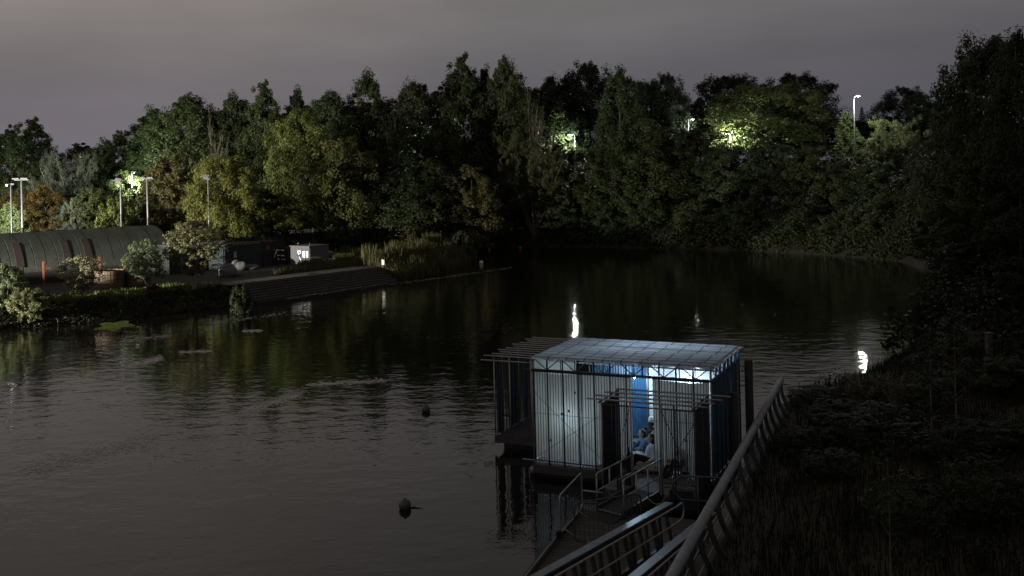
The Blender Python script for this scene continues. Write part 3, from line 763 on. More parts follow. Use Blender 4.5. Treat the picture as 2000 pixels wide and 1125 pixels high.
lattice((.0, 2.35, 0), (PW, 2.35, 0), ZT + .03, ZR - .05, 9, None, .025, .018).build('roof_truss', WHITEPAINT, PAV, True)
lattice((PW, .06, 0), (PW, PD - .06, 0), ZT, ZR - .045, 7, None).build('roof_truss', SCAFF, PAV, True)
lattice((0, .06, 0), (0, PD - .06, 0), ZT, ZR - .045, 7, None).build('roof_truss', SCAFF, PAV, True)
for x0, x1 in ((-.25, PW + .04),):
    MB().tube([(x0, -.06, ZT - .005), (x1, -.06, ZT - .005)], .022, 8).build('rail_tube', ROD, PAV, True)
cp = MB()
for i in range(58):
    u = .05 + i * .0915
    cp.box(u - .016, u + .016, -.098, -.04, ZT - .04, ZT + .03)
cp.build('coupler_stud', ROD, PAV)
cp = MB()
for i in range(32):
    u = .08 + i * .0915
    cp.box(u - .014, u + .014, -.035, .02, .455, .495)
cp.build('coupler_stud', GALV, PAV)
MB().tube([(-.36, -.06, .52), (.06, -.06, .52)], .02, 8).build('rail_tube', GALV, PAV, True)
# canvas walls
sheet('canvas_wall', .04, 1.49, .06, ZT - .06, .60, CANVAS, PAV, .06, .016, ph=.3)
sheet('canvas_wall', 1.52, OPEN0 - .02, .07, ZT - .03, .62, CANVAS, PAV, .05, .022, ph=1.7)
sheet('canvas_wall', OPEN1 + .04, PW - .06, .06, ZT - .07, .60, CANVAS, PAV, .05, .016, ph=2.9)
sheet('side_curtain', .03, PD - .05, PW - .05, ZT - .03, .5, SIDECLOTH, PAV, .02, .02, axis='y', ph=1.0, gather=14)
sheet('canvas_wall', .05, PD - .05, .05, ZR - .06, .5, CANVAS, PAV, .02, .015, axis='y', ph=4.0)
sheet('back_curtain', 2.52, PW - .1, PD - .07, ZR - .05, .5, WHITECLOTH, PAV, .02, .02, ph=5.0)
def corrugated(name, p, q, z0, z1, m, parent, pitch=.09, amp=.012):
    p, q = Vector((*p, 0)), Vector((*q, 0)); d = (q - p); n = int(d.length / pitch * 4); s = Vector((-d.y, d.x, 0)).normalized()
    vs = []; fs = []
    for i in range(n + 1):
        c = p + d * (i / n) + s * amp * (-1, 0, 1, 0)[i % 4]
        vs += [(c.x, c.y, z0), (c.x, c.y, z1)]
    for i in range(n): fs.append((2 * i, 2 * i + 2, 2 * i + 3, 2 * i + 1))
    me = bpy.data.meshes.new(name); me.from_pydata(vs, [], fs); return put(name, me, m, parent)
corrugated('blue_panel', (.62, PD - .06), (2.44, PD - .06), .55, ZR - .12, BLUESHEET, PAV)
MB().tube([(2.47, PD - .1, .46), (2.47, PD - .1, ZR - .04)], .03, 8).build('post', GALV, PAV, True)
# blue ties that hang in the open strip under the roof at the side
for i, v in enumerate((.35, .8, 1.5, 2.2, 2.9, 3.3)):
    sheet('blue_tie', v - .02, v + .035, PW + .055, ZR - .08, ZT - .03 - .05 * (i % 3), BLUECLOTH, PAV, .02, .012, 6, 5, axis='y', ph=i)
# bracing wires over the canvas
def wire(p, q, r=.006, m=ROD, name='brace_wire'): return MB().tube([p, q], r, 5).build(name, m, PAV)
wire((.02, -.03, 2.55), (2.1, -.03, .75)); wire((.10, -.035, .62), (2.1, -.035, 2.0)); wire((.02, -.03, 1.92), (2.2, -.03, 1.90))
wire((3.6, -.035, 1.98), (5.3, -.035, 2.0)); wire((2.55, PD - .14, 1.6), (1.1, PD - .14, 2.6)); wire((2.5, PD - .14, 2.9), (.8, PD - .14, 1.8))
cl_ = MB()
for x, z in ((.55, 1.15), (.92, 1.95), (1.14, 2.05), (1.35, 2.6), (4.35, 1.1), (4.9, 2.2), (4.6, 1.5)):
    cl_.box(x - .02, x + .02, -.06, -.02, z - .025, z + .03)
cl_.build('clip', ROD, PAV)
# roof sheet: sags between the trusses, frayed overhanging edge
nx, ny = 54, 36; vs = []; fs = []
for j in range(ny + 1):
    for i in range(nx + 1):
        a, c = i / nx, j / ny
        e = min(i, j, nx - i, ny - j)
        x = -.12 + (PW + .26) * a + (.025 * math.sin(c * 37 + a * 3) if i in (0, nx) else 0)
        y = -.16 + (PD + .3) * c + (.03 * math.sin(a * 43) + .02 * math.sin(a * 91) if j in (0, ny) else 0)
        z = ZR + .004 * math.sin(a * 40) * math.sin(c * 31) + .003 * math.sin(a * 97 + c * 53) - .012 * math.sin(math.pi * ((y / 1.17) % 1))
        if e == 0: z -= .05 + .02 * math.sin((a + c) * 60)
        elif e == 1: z -= .008
        vs.append((x, y, z))
for j in range(ny):
    for i in range(nx):
        k = j * (nx + 1) + i; fs.append((k, k + 1, k + nx + 2, k + nx + 1))
me = bpy.data.meshes.new('roof_sheet'); me.from_pydata(vs, [], fs); put('roof_sheet', me, ROOFCLOTH, PAV, True)
for y in (.45, .9, 1.6, 2.0, 2.75, 3.1): MB().box(-.02, PW + .02, y - .02, y + .02, ZR - .075, ZR - .038).build('roof_batten', GREYWOOD, PAV)
MB().tube([(-.16, PD + .02, ZR + .02), (-.05, PD + .02, ZR + .1), (.05, PD + .02, ZR + .02)], .015, 6).build('corner_bracket', GALV, PAV, True)
# porch
PV = -1.55; PZ = 2.72
for u in (2.70, 3.12, 3.19, 3.53, 4.36, 4.72, 5.27):
    MB().tube([(u, PV, .12), (u, PV, PZ + .12)], .026, 8).build('post', SCAFF if u in (2.70, 3.53, 4.36) else ROD, PAV, True)
for u, v in ((2.70, -.78), (5.27, -.78), (2.70, -.1), (5.27, -.1)):
    MB().tube([(u, v, .12), (u, v, PZ + .12)], .024, 8).build('post', ROD, PAV, True)
slats('slat_screen', [(x, PV + .03) for x in span(3.22, 3.51, .052)], .85, PZ)
slats('slat_screen', [(x, PV + .03) for x in span(4.40, 4.70, .05)], .72, PZ)
slats('slat_screen', [(x, PV + .03) for x in span(4.75, 5.25, .05)], .72, PZ)
slats('slat_screen', [(2.70, v) for v in span(PV + .05, -.1, .07)], .35, PZ, .016)
slats('slat_screen', [(5.27, v) for v in span(PV + .05, -.1, .055)], .35, PZ, .017)
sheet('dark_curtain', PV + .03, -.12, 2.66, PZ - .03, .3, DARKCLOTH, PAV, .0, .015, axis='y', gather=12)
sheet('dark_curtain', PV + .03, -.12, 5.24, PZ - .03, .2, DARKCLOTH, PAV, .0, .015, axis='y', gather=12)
for k, (v, a, c) in enumerate(((PV - .03, 2.30, 5.62), (PV + .42, 2.36, 5.70), (PV + .88, 2.50, 5.80), (PV + 1.36, 2.64, 5.92))):
    MB().tube([(a, v, PZ + .12 - .0 * k), (c, v, PZ + .12)], .024, 8).build('roof_pole', GALV, PAV, True)
for u in (2.70, 5.27):
    MB().tube([(u, PV - .2, PZ + .07), (u, .05, PZ + .07)], .022, 8).build('roof_pole', ROD, PAV, True)
MB().tube([(2.72, PV, PZ - .02), (5.25, PV, PZ - .02)], .018, 6).build('rail_tube', ROD, PAV)
MB().tube([(4.4, PV, .66), (5.25, PV, .66)], .03, 6).build('rail_tube', DKSTEEL, PAV)
MB().tube([(2.1, PV, .30), (2.72, PV, .30)], .024, 8).build('rail_tube', GALV, PAV, True)
def chain(p, q, name='brace_chain'):
    p, q = Vector(p), Vector(q); mb = MB(); n = int((q - p).length / .085)
    for i in range(n):
        mb.tube([p.lerp(q, (i + .12) / n), p.lerp(q, (i + .88) / n)], .014 if i < n * .5 else .009, 5)
    return mb.build(name, ROD, PAV)
chain((4.38, PV - .02, PZ - .05), (5.22, PV - .02, .75)); chain((5.25, PV - .03, PZ - .35), (4.70, PV - .03, 1.5)); chain((3.50, PV - .02, PZ - .1), (3.2, PV - .02, 1.75))
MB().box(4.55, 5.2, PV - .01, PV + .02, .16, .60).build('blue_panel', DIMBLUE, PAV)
# open annex with a pole roof behind the left end
AX0, AV0, AV1, AZ = -2.41, 2.32, 6.15, 3.02
MB().box(AX0, -.06, AV0, AV1, ZF - .16, ZF - .02).build('annex_deck', WOOD, PAV)
MB().box(AX0 - .02, -.07, AV0 - .04, AV0 - .002, ZF - .22, ZF - .01).build('annex_base', DKSTEEL, PAV)
MB().box(AX0 + .15, -.2, AV0 + .25, AV1 - .2, -.35, ZF - .17).build('float', HULL, PAV, bevel=.06)
for u in (AX0, -1.85, -1.1, -.35):
    MB().tube([(u, AV0, .2), (u, AV0, AZ)], .024, 8).build('post', SCAFF, PAV, True)
for v in span(AV0 + .6, AV1, .62):
    MB().tube([(AX0, v, .2), (AX0, v, AZ)], .024, 8).build('post', SCAFF, PAV, True)
slats('slat_screen', [(u + rnd.uniform(-.02, .02), AV0 + .03) for u in span(AX0 + .1, -.1, .135)], .47, AZ - .12, .013)
slats('slat_screen', [(AX0 - .03, v + rnd.uniform(-.02, .02)) for v in span(AV0 + .1, AV1 - .1, .13)], .47, AZ - .12, .013)
for v0, v1 in ((AV0 + .1, AV0 + .52), (AV0 + .95, AV0 + 1.75), (AV0 + 2.05, AV0 + 2.5), (AV0 + 2.6, AV1)):
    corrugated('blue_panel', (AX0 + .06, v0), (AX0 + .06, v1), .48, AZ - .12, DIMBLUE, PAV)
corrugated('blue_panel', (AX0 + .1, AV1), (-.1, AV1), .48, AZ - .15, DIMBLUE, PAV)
for k in range(11):
    v = AV0 + .02 + k * .372
    MB().tube([(AX0 - .38 + .12 * ((k * 7) % 3), v, AZ + .03), (.2 - .1 * (k % 3), v, AZ + .03)], .022, 8).build('roof_pole', GALV if k % 2 == 0 else SCAFF, PAV, True)
for u in (AX0, -1.2, -.1):
    MB().tube([(u, AV0 - .15, AZ - .02), (u, AV1 + .1, AZ - .02)], .022, 8).build('roof_pole', ROD, PAV, True)
MB().tube([(AX0 - .48, AV0, AZ - .12), (-.1, AV0, AZ - .12)], .022, 8).build('rail_tube', GALV, PAV, True)
MB().tube([(AX0 - .42, AV0 - .03, .5), (AX0 + .2, AV0 - .03, .5)], .022, 8).build('rail_tube', GALV, PAV, True)
MB().tube([(AX0 + .03, AV0, .5), (AX0 + .03, AV1, .5)], .03, 8).build('rail_tube', GALV, PAV, True)

def pv(u, v, z=0.0):                        # pavilion-local point in the world
    ca, sa = math.cos(-.4342), math.sin(-.4342)
    return (.461 + u * ca - v * sa, 29.527 + u * sa + v * ca, z)

# lamps hung inside: cold white work lamps
def work_lamp(u, v, z, watts, label):
    o = empty('work_lamp', pv(u, v, z), -.43, label, 'lamp', 'lamps hung in the pavilion')
    MB().lathe([(.02, .15), (.025, .10), (.035, .05), (.036, .03), (.02, .06)], 14).build('lamp_shade', DKSTEEL, o, True)
    MB().ball((0, 0, .0), .032, n=12).build('bulb', mat('cold_bulb', (.8, .9, 1), emit=((.72, .88, 1.0), 60)), o, True)
    MB().tube([(0, 0, .15), (0, 0, ZR - z - .08)], .006, 5).build('cord', ROD, o)
    ld = bpy.data.lights.new('work_lamp_light', 'POINT'); ld.energy = watts; ld.color = (.56, .80, 1.0); ld.shadow_soft_size = .07
    lo = bpy.data.objects.new('work_lamp_light', ld); COL.objects.link(lo); lo.parent = o; lo.location = (0, 0, -.13)
    return o
work_lamp(1.12, .62, 1.95, 22, 'cold work lamp hanging close behind the glowing front canvas')
work_lamp(2.3, 2.6, 2.6, 72, 'cold work lamp hanging over the seated people')
work_lamp(3.95, 2.95, 2.45, 62, 'cold work lamp hanging near the side curtain')

# ------------------------------------------------------------------ people
SKIN = mat('skin', (.50, .33, .27), .55, var=.08)
DENIM = mat('denim', (.16, .27, .42), .9, var=.2, vscale=12, bump=.3, bscale=40)
NAVY = mat('navy_cloth', (.035, .07, .19), .9, var=.2, vscale=8, bump=.3)
BLACKCL = mat('black_cloth', (.018, .018, .022), .9, var=.3, bump=.3)
PALEBLUE = mat('pale_shirt', (.55, .63, .70), .85, var=.12, vscale=8, bump=.3)
KNIT = mat('white_knit', (.74, .76, .76), .95, var=.1, bump=.6, bscale=60)
HAIR = mat('brown_hair', (.045, .03, .022), .6, var=.4, vscale=14, bump=.5, bscale=50, stretch=(4, 4, 1))
HAIRD = mat('dark_hair', (.018, .014, .012), .55, var=.4, vscale=14, bump=.5, bscale=50, stretch=(4, 4, 1))
REDCL = mat('red_cloth', (.42, .025, .025), .9, var=.2, bump=.3)
FACE = mat('face_marks', (.05, .03, .03), .4, var=.1)
def blob(name, m, parent, caps, vox=.014, smooth=4):
    """tapered limbs fused into one continuous surface"""
    mb = MB()
    for p, q, a, c in caps:
        p, q = Vector(p), Vector(q)
        mb.tube([p, p.lerp(q, .5), q], [a, (a + c) / 2, c], 12); mb.ball(p, a, n=12); mb.ball(q, c, n=12)
    o = mb.build(name, m, parent, True)
    rm = o.modifiers.new('fuse', 'REMESH'); rm.mode = 'VOXEL'; rm.voxel_size = vox; rm.use_smooth_shade = True
    sm = o.modifiers.new('soften', 'SMOOTH'); sm.iterations = smooth; sm.factor = .5
    return o
def person(loc, rz, label, lean=.1, jacket=DENIM, legs=NAVY, hair=HAIR, longhair=False, beanie=None, knees=True, back=0.0, hand=None, lk=.0):
    o = empty('person', loc, rz, label, 'person', 'people sitting in the pavilion')
    V = Vector
    hip = V((0, 0, .12)); chest = V((lean * .6 - back * .6, 0, .40)); neck = V((lean - back, 0, .56)); head = V((lean - back + .05, 0, .74))
    sh = [V((lean - back * .95, s * .17, .53)) for s in (-1, 1)]
    if knees:
        kn = [V((.40, s * .12, .42)) for s in (-1, 1)]; ft = [V((.58, s * .11, .05)) for s in (-1, 1)]
        el = [V((.20 + lean, s * .25, .36)) for s in (-1, 1)]; wr = [V((.43 + lean * .5, s * .09, .35)) for s in (-1, 1)]
    else:
        kn = [V((.43, s * .12, .22 + .06 * s)) for s in (-1, 1)]; ft = [V((.85, s * .13, .05)) for s in (-1, 1)]
        el = [V((-.12 - back, s * .26, .30)) for s in (-1, 1)]; wr = [V((.08, s * .24, .14)) for s in (-1, 1)]
    caps = [(hip, chest, .14, .14), (chest, neck, .14, .06), (neck, head - V((0, 0, .06)), .055, .055), (head - V((.01, 0, -.02)), head + V((.0, 0, .03)), .095, .097), (head + V((.03, 0, -.09)), head + V((.02, 0, -.02)), .055, .08),
            (head + V((.10, 0, -.035)), head + V((.085, 0, .03)), .019, .011)]
    for i, s in ((0, -1), (1, 1)):
        caps += [(neck - V((0, 0, .04)), sh[i], .06, .06), (sh[i], el[i], .052, .042), (el[i], wr[i], .04, .026), (hip + V((0, s * .09, 0)), kn[i], .088, .06), (kn[i], ft[i] + V((-.04, 0, .04)), .057, .038), (ft[i] + V((-.05, 0, 0)), ft[i] + V((.15, 0, -.015)), .042, .032),
                 (head + V((-.005, s * .098, -.02)), head + V((-.01, s * .10, .02)), .014, .016)]
        d = (wr[i] - el[i]).normalized(); side = d.cross(V((0, 0, 1))).normalized()
        palm = wr[i] + d * .07; caps.append((wr[i], palm, .027, .03))
        for k in range(4):
            b0 = palm + side * (.018 * (k - 1.5)); ln = (.062, .075, .07, .055)[k]
            m0 = b0 + d * ln * .55 - V((0, 0, .008)); caps += [(b0, m0, .0095, .009), (m0, m0 + d * ln * .4 - V((0, 0, .022)), .009, .0075)]
        t0 = wr[i] + d * .03 - side * .028 * s; caps += [(t0, t0 + d * .035 - side * .03 * s, .012, .010), (t0 + d * .035 - side * .03 * s, t0 + d * .062 - side * .028 * s, .010, .008)]
    blob('body', SKIN, o, caps, .0085, 2)
    for s in (-1, 1):
        MB().ball(head + V((.088, s * .034, .012)), .012, .6, 1, .7, 8).build('eye', FACE, o)
    MB().ball(head + V((.082, 0, -.078)), .02, .6, 1.1, .35, 8).build('mouth', mat('lips', (.32, .12, .11), .4), o)
    jc = [(hip + V((0, 0, .02)), chest, .165, .165), (chest, neck - V((0, 0, .05)), .165, .10)]
    for i, s in ((0, -1), (1, 1)): jc += [(neck - V((0, 0, .06)), sh[i], .085, .078), (sh[i], el[i], .074, .062), (el[i], el[i].lerp(wr[i], .85), .06, .045)]
    if longhair is not None and beanie is None and jacket is DENIM: jc += [(neck - V((.06, 0, .02)), neck - V((.08, 0, .08)), .09, .11)]
    blob('jacket', jacket, o, jc, .016, 5)
    lg = [(hip + V((0, -.08, 0)), hip + V((0, .08, 0)), .135, .135)]
    for i, s in ((0, -1), (1, 1)): lg += [(hip + V((0, s * .09, 0)), kn[i], .106, .078), (kn[i], kn[i].lerp(ft[i], .86), .075, .055)]
    blob('trousers', legs, o, lg, .016, 4)
    sl = []
    for i in (0, 1): sl += [(ft[i] + V((-.05, 0, .0)), ft[i] + V((.16, 0, -.012)), .052, .042), (ft[i] + V((-.05, 0, .0)), ft[i] + V((-.045, 0, .05)), .05, .05)]
    for i in (0, 1): blob('shoe', BLACKCL, o, sl[2 * i:2 * i + 2], .012, 2)
    if beanie:
        blob('beanie', beanie, o, [(head + V((-.022, 0, .055)), head + V((-.03, 0, .10)), .107, .085), (head + V((-.035, 0, .06)), head + V((-.03, 0, .03)), .10, .102)], .014, 3)
        blob('hair', hair, o, [(head + V((-.045, 0, .02)), head + V((-.06, 0, -.08)), .09, .075)], .014, 3)
    else:
        hc = [(head + V((-.018, 0, .035)), head + V((-.04, 0, .01)), .105, .103), (head + V((-.05, 0, 0)), head + V((-.055, 0, -.07)), .092, .075)]
        if longhair: hc += [(head + V((-.05, -.05, -.03)), head + V((-.06, -.07, -.24)), .07, .05), (head + V((-.05, .05, -.03)), head + V((-.06, .07, -.24)), .07, .05), (head + V((-.07, 0, -.05)), head + V((-.10, 0, -.27)), .08, .06)]
        blob('hair', hair, o, hc, .013, 3)
    return o
FACEL = math.pi + .15
person(pv(U2(1265, 1.3), 1.3, ZF + .06), FACEL, 'person in blue denim jacket sitting in profile with knees drawn up', lean=.12, jacket=DENIM, legs=NAVY, hair=HAIR)
person(pv(U2(1271, 2.1), 2.1, ZF + .16), 1.1, 'person in white knitted beanie and black coat sitting with back turned', lean=.08, jacket=BLACKCL, legs=BLACKCL, beanie=KNIT)
person(pv(U2(1267, .5), .5, ZF + .14), FACEL - .1, 'person with long dark hair and pale top leaning back on grey cushion', lean=.0, back=.12, jacket=PALEBLUE, legs=BLACKCL, hair=HAIRD, longhair=True, knees=False)
person(pv(U2(1286, 1.2), 1.2, ZF + .10), FACEL - .1, 'person half hidden between the denim jacket and the canvas edge', lean=.05, jacket=BLACKCL, legs=NAVY, hair=HAIR)
person(pv(4.45, .34, ZF + .02), FACEL + .2, 'seated person seen only as a dark shape through canvas beside the entrance', lean=.05, jacket=NAVY, legs=BLACKCL, hair=HAIRD)
# cushions and bags on the floor
GREYCUSH = mat('grey_cushion', (.30, .29, .28), .95, var=.15, vscale=9, bump=.3, bscale=50)
WHITECUSH = mat('white_cushion', (.62, .63, .62), .95, var=.1, vscale=9, bump=.3, bscale=50)
def cushion(u, v, w, d, h, rz, m, label, z=0.0, name='floor_cushion'):
    vs = []; fs = []; n = 16; k = 8
    for side in (1, -1):
        for j in range(k + 1):
            for i in range(n + 1):
                a, c = i / n * 2 - 1, j / k * 2 - 1
                p = max(0, (1 - a ** 4)) ** .5 * max(0, (1 - c ** 4)) ** .5
                pin = 1 - .08 * (1 - abs(a)) * abs(c) ** 3
                vs.append((a * w / 2 * (1 - .06 * (1 - abs(c)) * abs(a) ** 3), c * d / 2 * pin, h * (.5 + side * .5 * p) + .012 * math.sin(a * 7 + c * 4) * p * side))
    off = (n + 1) * (k + 1)
    for s_, base in ((0, 0), (1, off)):
        for j in range(k):
            for i in range(n):
                q = base + j * (n + 1) + i; f = (q, q + 1, q + n + 2, q + n + 1); fs.append(f if s_ == 0 else f[::-1])
    me = bpy.data.meshes.new(name); me.from_pydata(vs, [], fs)
    o = put(name, me, m, None, True); o.location = pv(u, v, ZF + .005 + z); o.rotation_euler = (0, 0, -.4342 + rz)
    return tag(o, label, 'cushion', 'cushions on the pavilion floor')
cushion(U2(1267, .3), .28, .85, .72, .24, .15, GREYCUSH, 'big grey floor cushion in the entrance under the leaning person')
cushion(2.98, .72, .62, .5, .2, .3, WHITECUSH, 'white floor cushion just in front of the denim jacket', z=.17)
cushion(2.92, .70, .95, .75, .18, -.2, mat('navy_cushion', (.03, .045, .08), .95, var=.2, bump=.3), 'dark navy bean cushion under the white one')
cushion(2.3, .35, .75, .45, .2, .1, WHITECUSH, 'white floor cushion showing under the front canvas edge')
cushion(2.15, .62, .5, .4, .34, .4, BLACKCL, 'black floor cushion heaped behind the front canvas edge')
o = MB().add([(-.14, -.1, 0), (.14, -.1, 0), (.15, .1, 0), (-.14, .1, 0), (-.1, -.05, .11), (.09, -.06, .13), (.1, .05, .12), (-.09, .06, .1)], [(0, 3, 2, 1), (4, 5, 6, 7), (0, 1, 5, 4), (1, 2, 6, 5), (2, 3, 7, 6), (3, 0, 4, 7)]).build('folded_blanket', REDCL, None, True, bevel=.04)
o.location = pv(3.24, .72, ZF + .30); o.rotation_euler = (0, 0, .2); tag(o, 'small red blanket bundled between the seated people', 'blanket')
# potted plant in the porch
pl = empty('potted_plant', pv(3.30, -1.05, ZF), 0, 'dark spiky potted plant in the porch beside the ramp rail', 'plant')
MB().lathe([(.13, 0), (.18, .26), (.19, .27), (.19, .30), (.16, .30), (.15, .25)], 18).build('pot', mat('clay_pot', (.07, .045, .035), .8), pl, True)
lb = MB(); rp = random.Random(9)
for i in range(46):
    a = rp.uniform(0, 6.28); r_ = rp.uniform(.15, .42); h = rp.uniform(.3, .75)
    p0, p1, p2 = Vector((0, 0, .25)), Vector((math.cos(a) * r_ * .45, math.sin(a) * r_ * .45, .25 + h)), Vector((math.cos(a) * r_, math.sin(a) * r_, .25 + h * .75))
    lb.tube([p0, p0.lerp(p1, .6) + Vector((0, 0, .05)), p1, p2], [.008, .011, .008, .002], 4)
f_ = lb.build('foliage', LEAF, pl); f_.color = (.03, .045, .022, 1)

# ------------------------------------------------------------------ ramp from the landing stage up to the porch
RB, RT = Vector((2.28, 25.21, .36)), Vector((*pv(3.945, -1.58)[:2], .47))
rd_ = (RT - RB); rl = rd_.length; ru = rd_.normalized(); rs = Vector((ru.y, -ru.x, 0)).normalized()
RAMP = empty('access_ramp', (0, 0, 0), 0, 'short dark ramp with tube handrails climbing to the pavilion entrance', 'ramp')
hw = .39
mb = MB(); mb.bar(RB, RT, .72, .05); mb.build('ramp_deck', mat('ramp_mat', (.03, .03, .034), .85, var=.3, bump=.6, bscale=60), RAMP)
for s in (-1, 1):
    MB().bar(RB + rs * s * hw + Vector((0, 0, .0)), RT + rs * s * hw, .04, .22).build('side_board', DKSTEEL, RAMP)
    n = 4; H_ = .92
    base = [RB.lerp(RT, q) + rs * s * (hw + .03) for q in (.0, .34, .66, .99)]
    for p in base: MB().tube([p - Vector((0, 0, .08)), p + Vector((0, 0, H_ - .02))], .019, 8).build('post', GALV, RAMP, True)
    a, c = base[0] + Vector((0, 0, H_)), base[-1] + Vector((0, 0, H_))
    MB().tube([a - Vector((0, 0, .1)), a - Vector((0, 0, .03)) + ru * .01, a + ru * .06, c + ru * .1], .022, 9).build('handrail', GALV, RAMP, True)
    MB().tube([base[0] + Vector((0, 0, H_ * .52)), base[-1] + Vector((0, 0, H_ * .52))], .017, 8).build('mid_rail', GALV, RAMP, True)
    MB().tube([base[1] + Vector((0, 0, .16)), base[2] + Vector((0, 0, .16))], .01, 8).build('low_rail', GALV, RAMP, True)
mb = MB().bar(RB - rs * .36 - ru * .03 + Vector((0, 0, .03)), RB + rs * .36 - ru * .03 + Vector((0, 0, .03)), .05, .02); mb.build('threshold_strip', GALV, RAMP)
MB().bar(RB - ru * .04 - Vector((0, 0, .015)), RB - ru * .55 - Vector((0, 0, .05)), .8, .02).build('ramp_flap', mat('rubber_flap', (.012, .012, .013), .8), RAMP)

# landing stage
ST = [(-1.75, 15.8), (1.62, 25.75), (5.05, 24.5), (1.95, 15.8)]
STAGE = empty('landing_stage', (1.5, 21, 0), 0, 'low timber landing stage floating beside the quay', 'jetty')
def rel(ps, c=(1.5, 21)): return [(x - c[0], y - c[1]) for x, y in ps]
mb = MB(); du = Vector((ST[1][0] - ST[0][0], ST[1][1] - ST[0][1], 0)); nbd = 66
for i in range(nbd):
    q0, q1 = i / nbd, (i + .93) / nbd
    A = [Vector((*ST[0], 0)).lerp(Vector((*ST[1], 0)), q) for q in (q0, q1)]; B = [Vector((*ST[3], 0)).lerp(Vector((*ST[2], 0)), q) for q in (q0, q1)]
    dz = .004 * ((i * 7) % 3)
    mb.prism(rel([tuple(A[0][:2]), tuple(B[0][:2]), tuple(B[1][:2]), tuple(A[1][:2])]), .245 + dz, .285 + dz)
mb.build('deck_plank', WOOD, STAGE)
MB().prism(rel(ST), -.35, .243).build('float', HULL, STAGE)
e0, e1 = Vector((ST[0][0] - 1.5, ST[0][1] - 21, .30)), Vector((ST[1][0] - 1.5, ST[1][1] - 21, .30)); sd = Vector((-du.y, du.x, 0)).normalized()
MB().bar(e0 + sd * .06, e1 + sd * .06, .13, .16).build('edge_beam', WOOD, STAGE, bevel=.015)
MB().tube([e0 + sd * .02 + Vector((0, 0, .12)), e1 + sd * .02 + Vector((0, 0, .12))], .02, 8).build('edge_tube', GALV, STAGE, True)
for q in (.35, .78):
    p = e0.lerp(e1, q) + Vector((0, 0, .1)); MB().lathe([(.06, 0), (.05, .1), (.08, .13), (.08, .16)], 12, p).build('mooring_cleat', DKSTEEL, STAGE, True)

# crowd barriers
def barrier(p, q, z, label, mesh_panel=False):
    p, q = Vector((*p, z)), Vector((*q, z)); d = q - p; ln = d.length
    o = empty('crowd_barrier', p, math.atan2(d.y, d.x), label, 'barrier', 'steel barriers on the landing stage')
    r_ = .12; b0, b1 = .18, 1.08
    pts = []
    for cx, cz, a0 in ((r_, b0 + r_, 180), (r_, b1 - r_, 90), (ln - r_, b1 - r_, 0), (ln - r_, b0 + r_, -90)):
        pass
    def arc(cx, cz, a0, a1): return [(cx + r_ * math.cos(R(a0 + (a1 - a0) * k / 4)), 0, cz + r_ * math.sin(R(a0 + (a1 - a0) * k / 4))) for k in range(5)]
    pts = arc(r_, b0 + r_, 270, 180) + arc(r_, b1 - r_, 180, 90) + arc(ln - r_, b1 - r_, 90, 0) + arc(ln - r_, b0 + r_, 0, -90); pts.append(pts[0])
    MB().tube(pts, .019, 8).build('frame', DKSTEEL if not mesh_panel else GALV, o, True)
    mb = MB(); n = int(ln / .115)
    for i in range(1, n): mb.tube([(ln * i / n, 0, b0), (ln * i / n, 0, b1)], .007, 5)
    mb.build('bar_infill_grille', DKSTEEL, o)
    for x in (.32, ln - .32):
        MB().tube([(x, -.28, .01), (x, -.05, .16), (x, 0, b0)], .015, 6).build('foot', GALV, o, True); MB().tube([(x, .28, .01), (x, .05, .16), (x, 0, b0)], .015, 6).build('foot', GALV, o, True)
    return o
barrier((1.24, 23.0), (2.85, 23.55), .29, 'dark barred barrier standing across the landing stage before the ramp')
barrier((.93, 23.55), (1.58, 25.35), .29, 'barred barrier standing along the water edge of the landing stage', True)
# guard rail by the porch
GR = empty('guard_rail', (3.85, 25.05, .2), math.atan2(-.32, 1.15), 'tube guard rail with a chamfered end beside the porch', 'railing')
MB().tube([(1.75, 0, 1.12), (.2, 0, 1.12), (0, 0, .92), (0, 0, .72), (.2, 0, .52), (1.75, 0, .52)], .028, 8).build('rail', DKSTEEL, GR, True)
for x in (.62, 1.6): MB().tube([(x, 0, -.1), (x, 0, 1.12)], .03, 8).build('post', DKSTEEL, GR, True)
# cable that droops from the ramp to the guard rail
c0, c1 = RB.lerp(RT, .62) + rs * .45 + Vector((0, 0, .12)), Vector((3.9, 25.0, 1.1))
pts = [c0.lerp(c1, q) - Vector((0, 0, .28 * math.sin(math.pi * min(1, q * 1.15)))) for q in np.linspace(0, 1, 14)]
tag(MB().tube(pts, .012, 7).build('cable', mat('yellow_cable', (.20, .18, .10), .6), None, True), 'pale cable drooping between the ramp and the guard rail', 'cable')

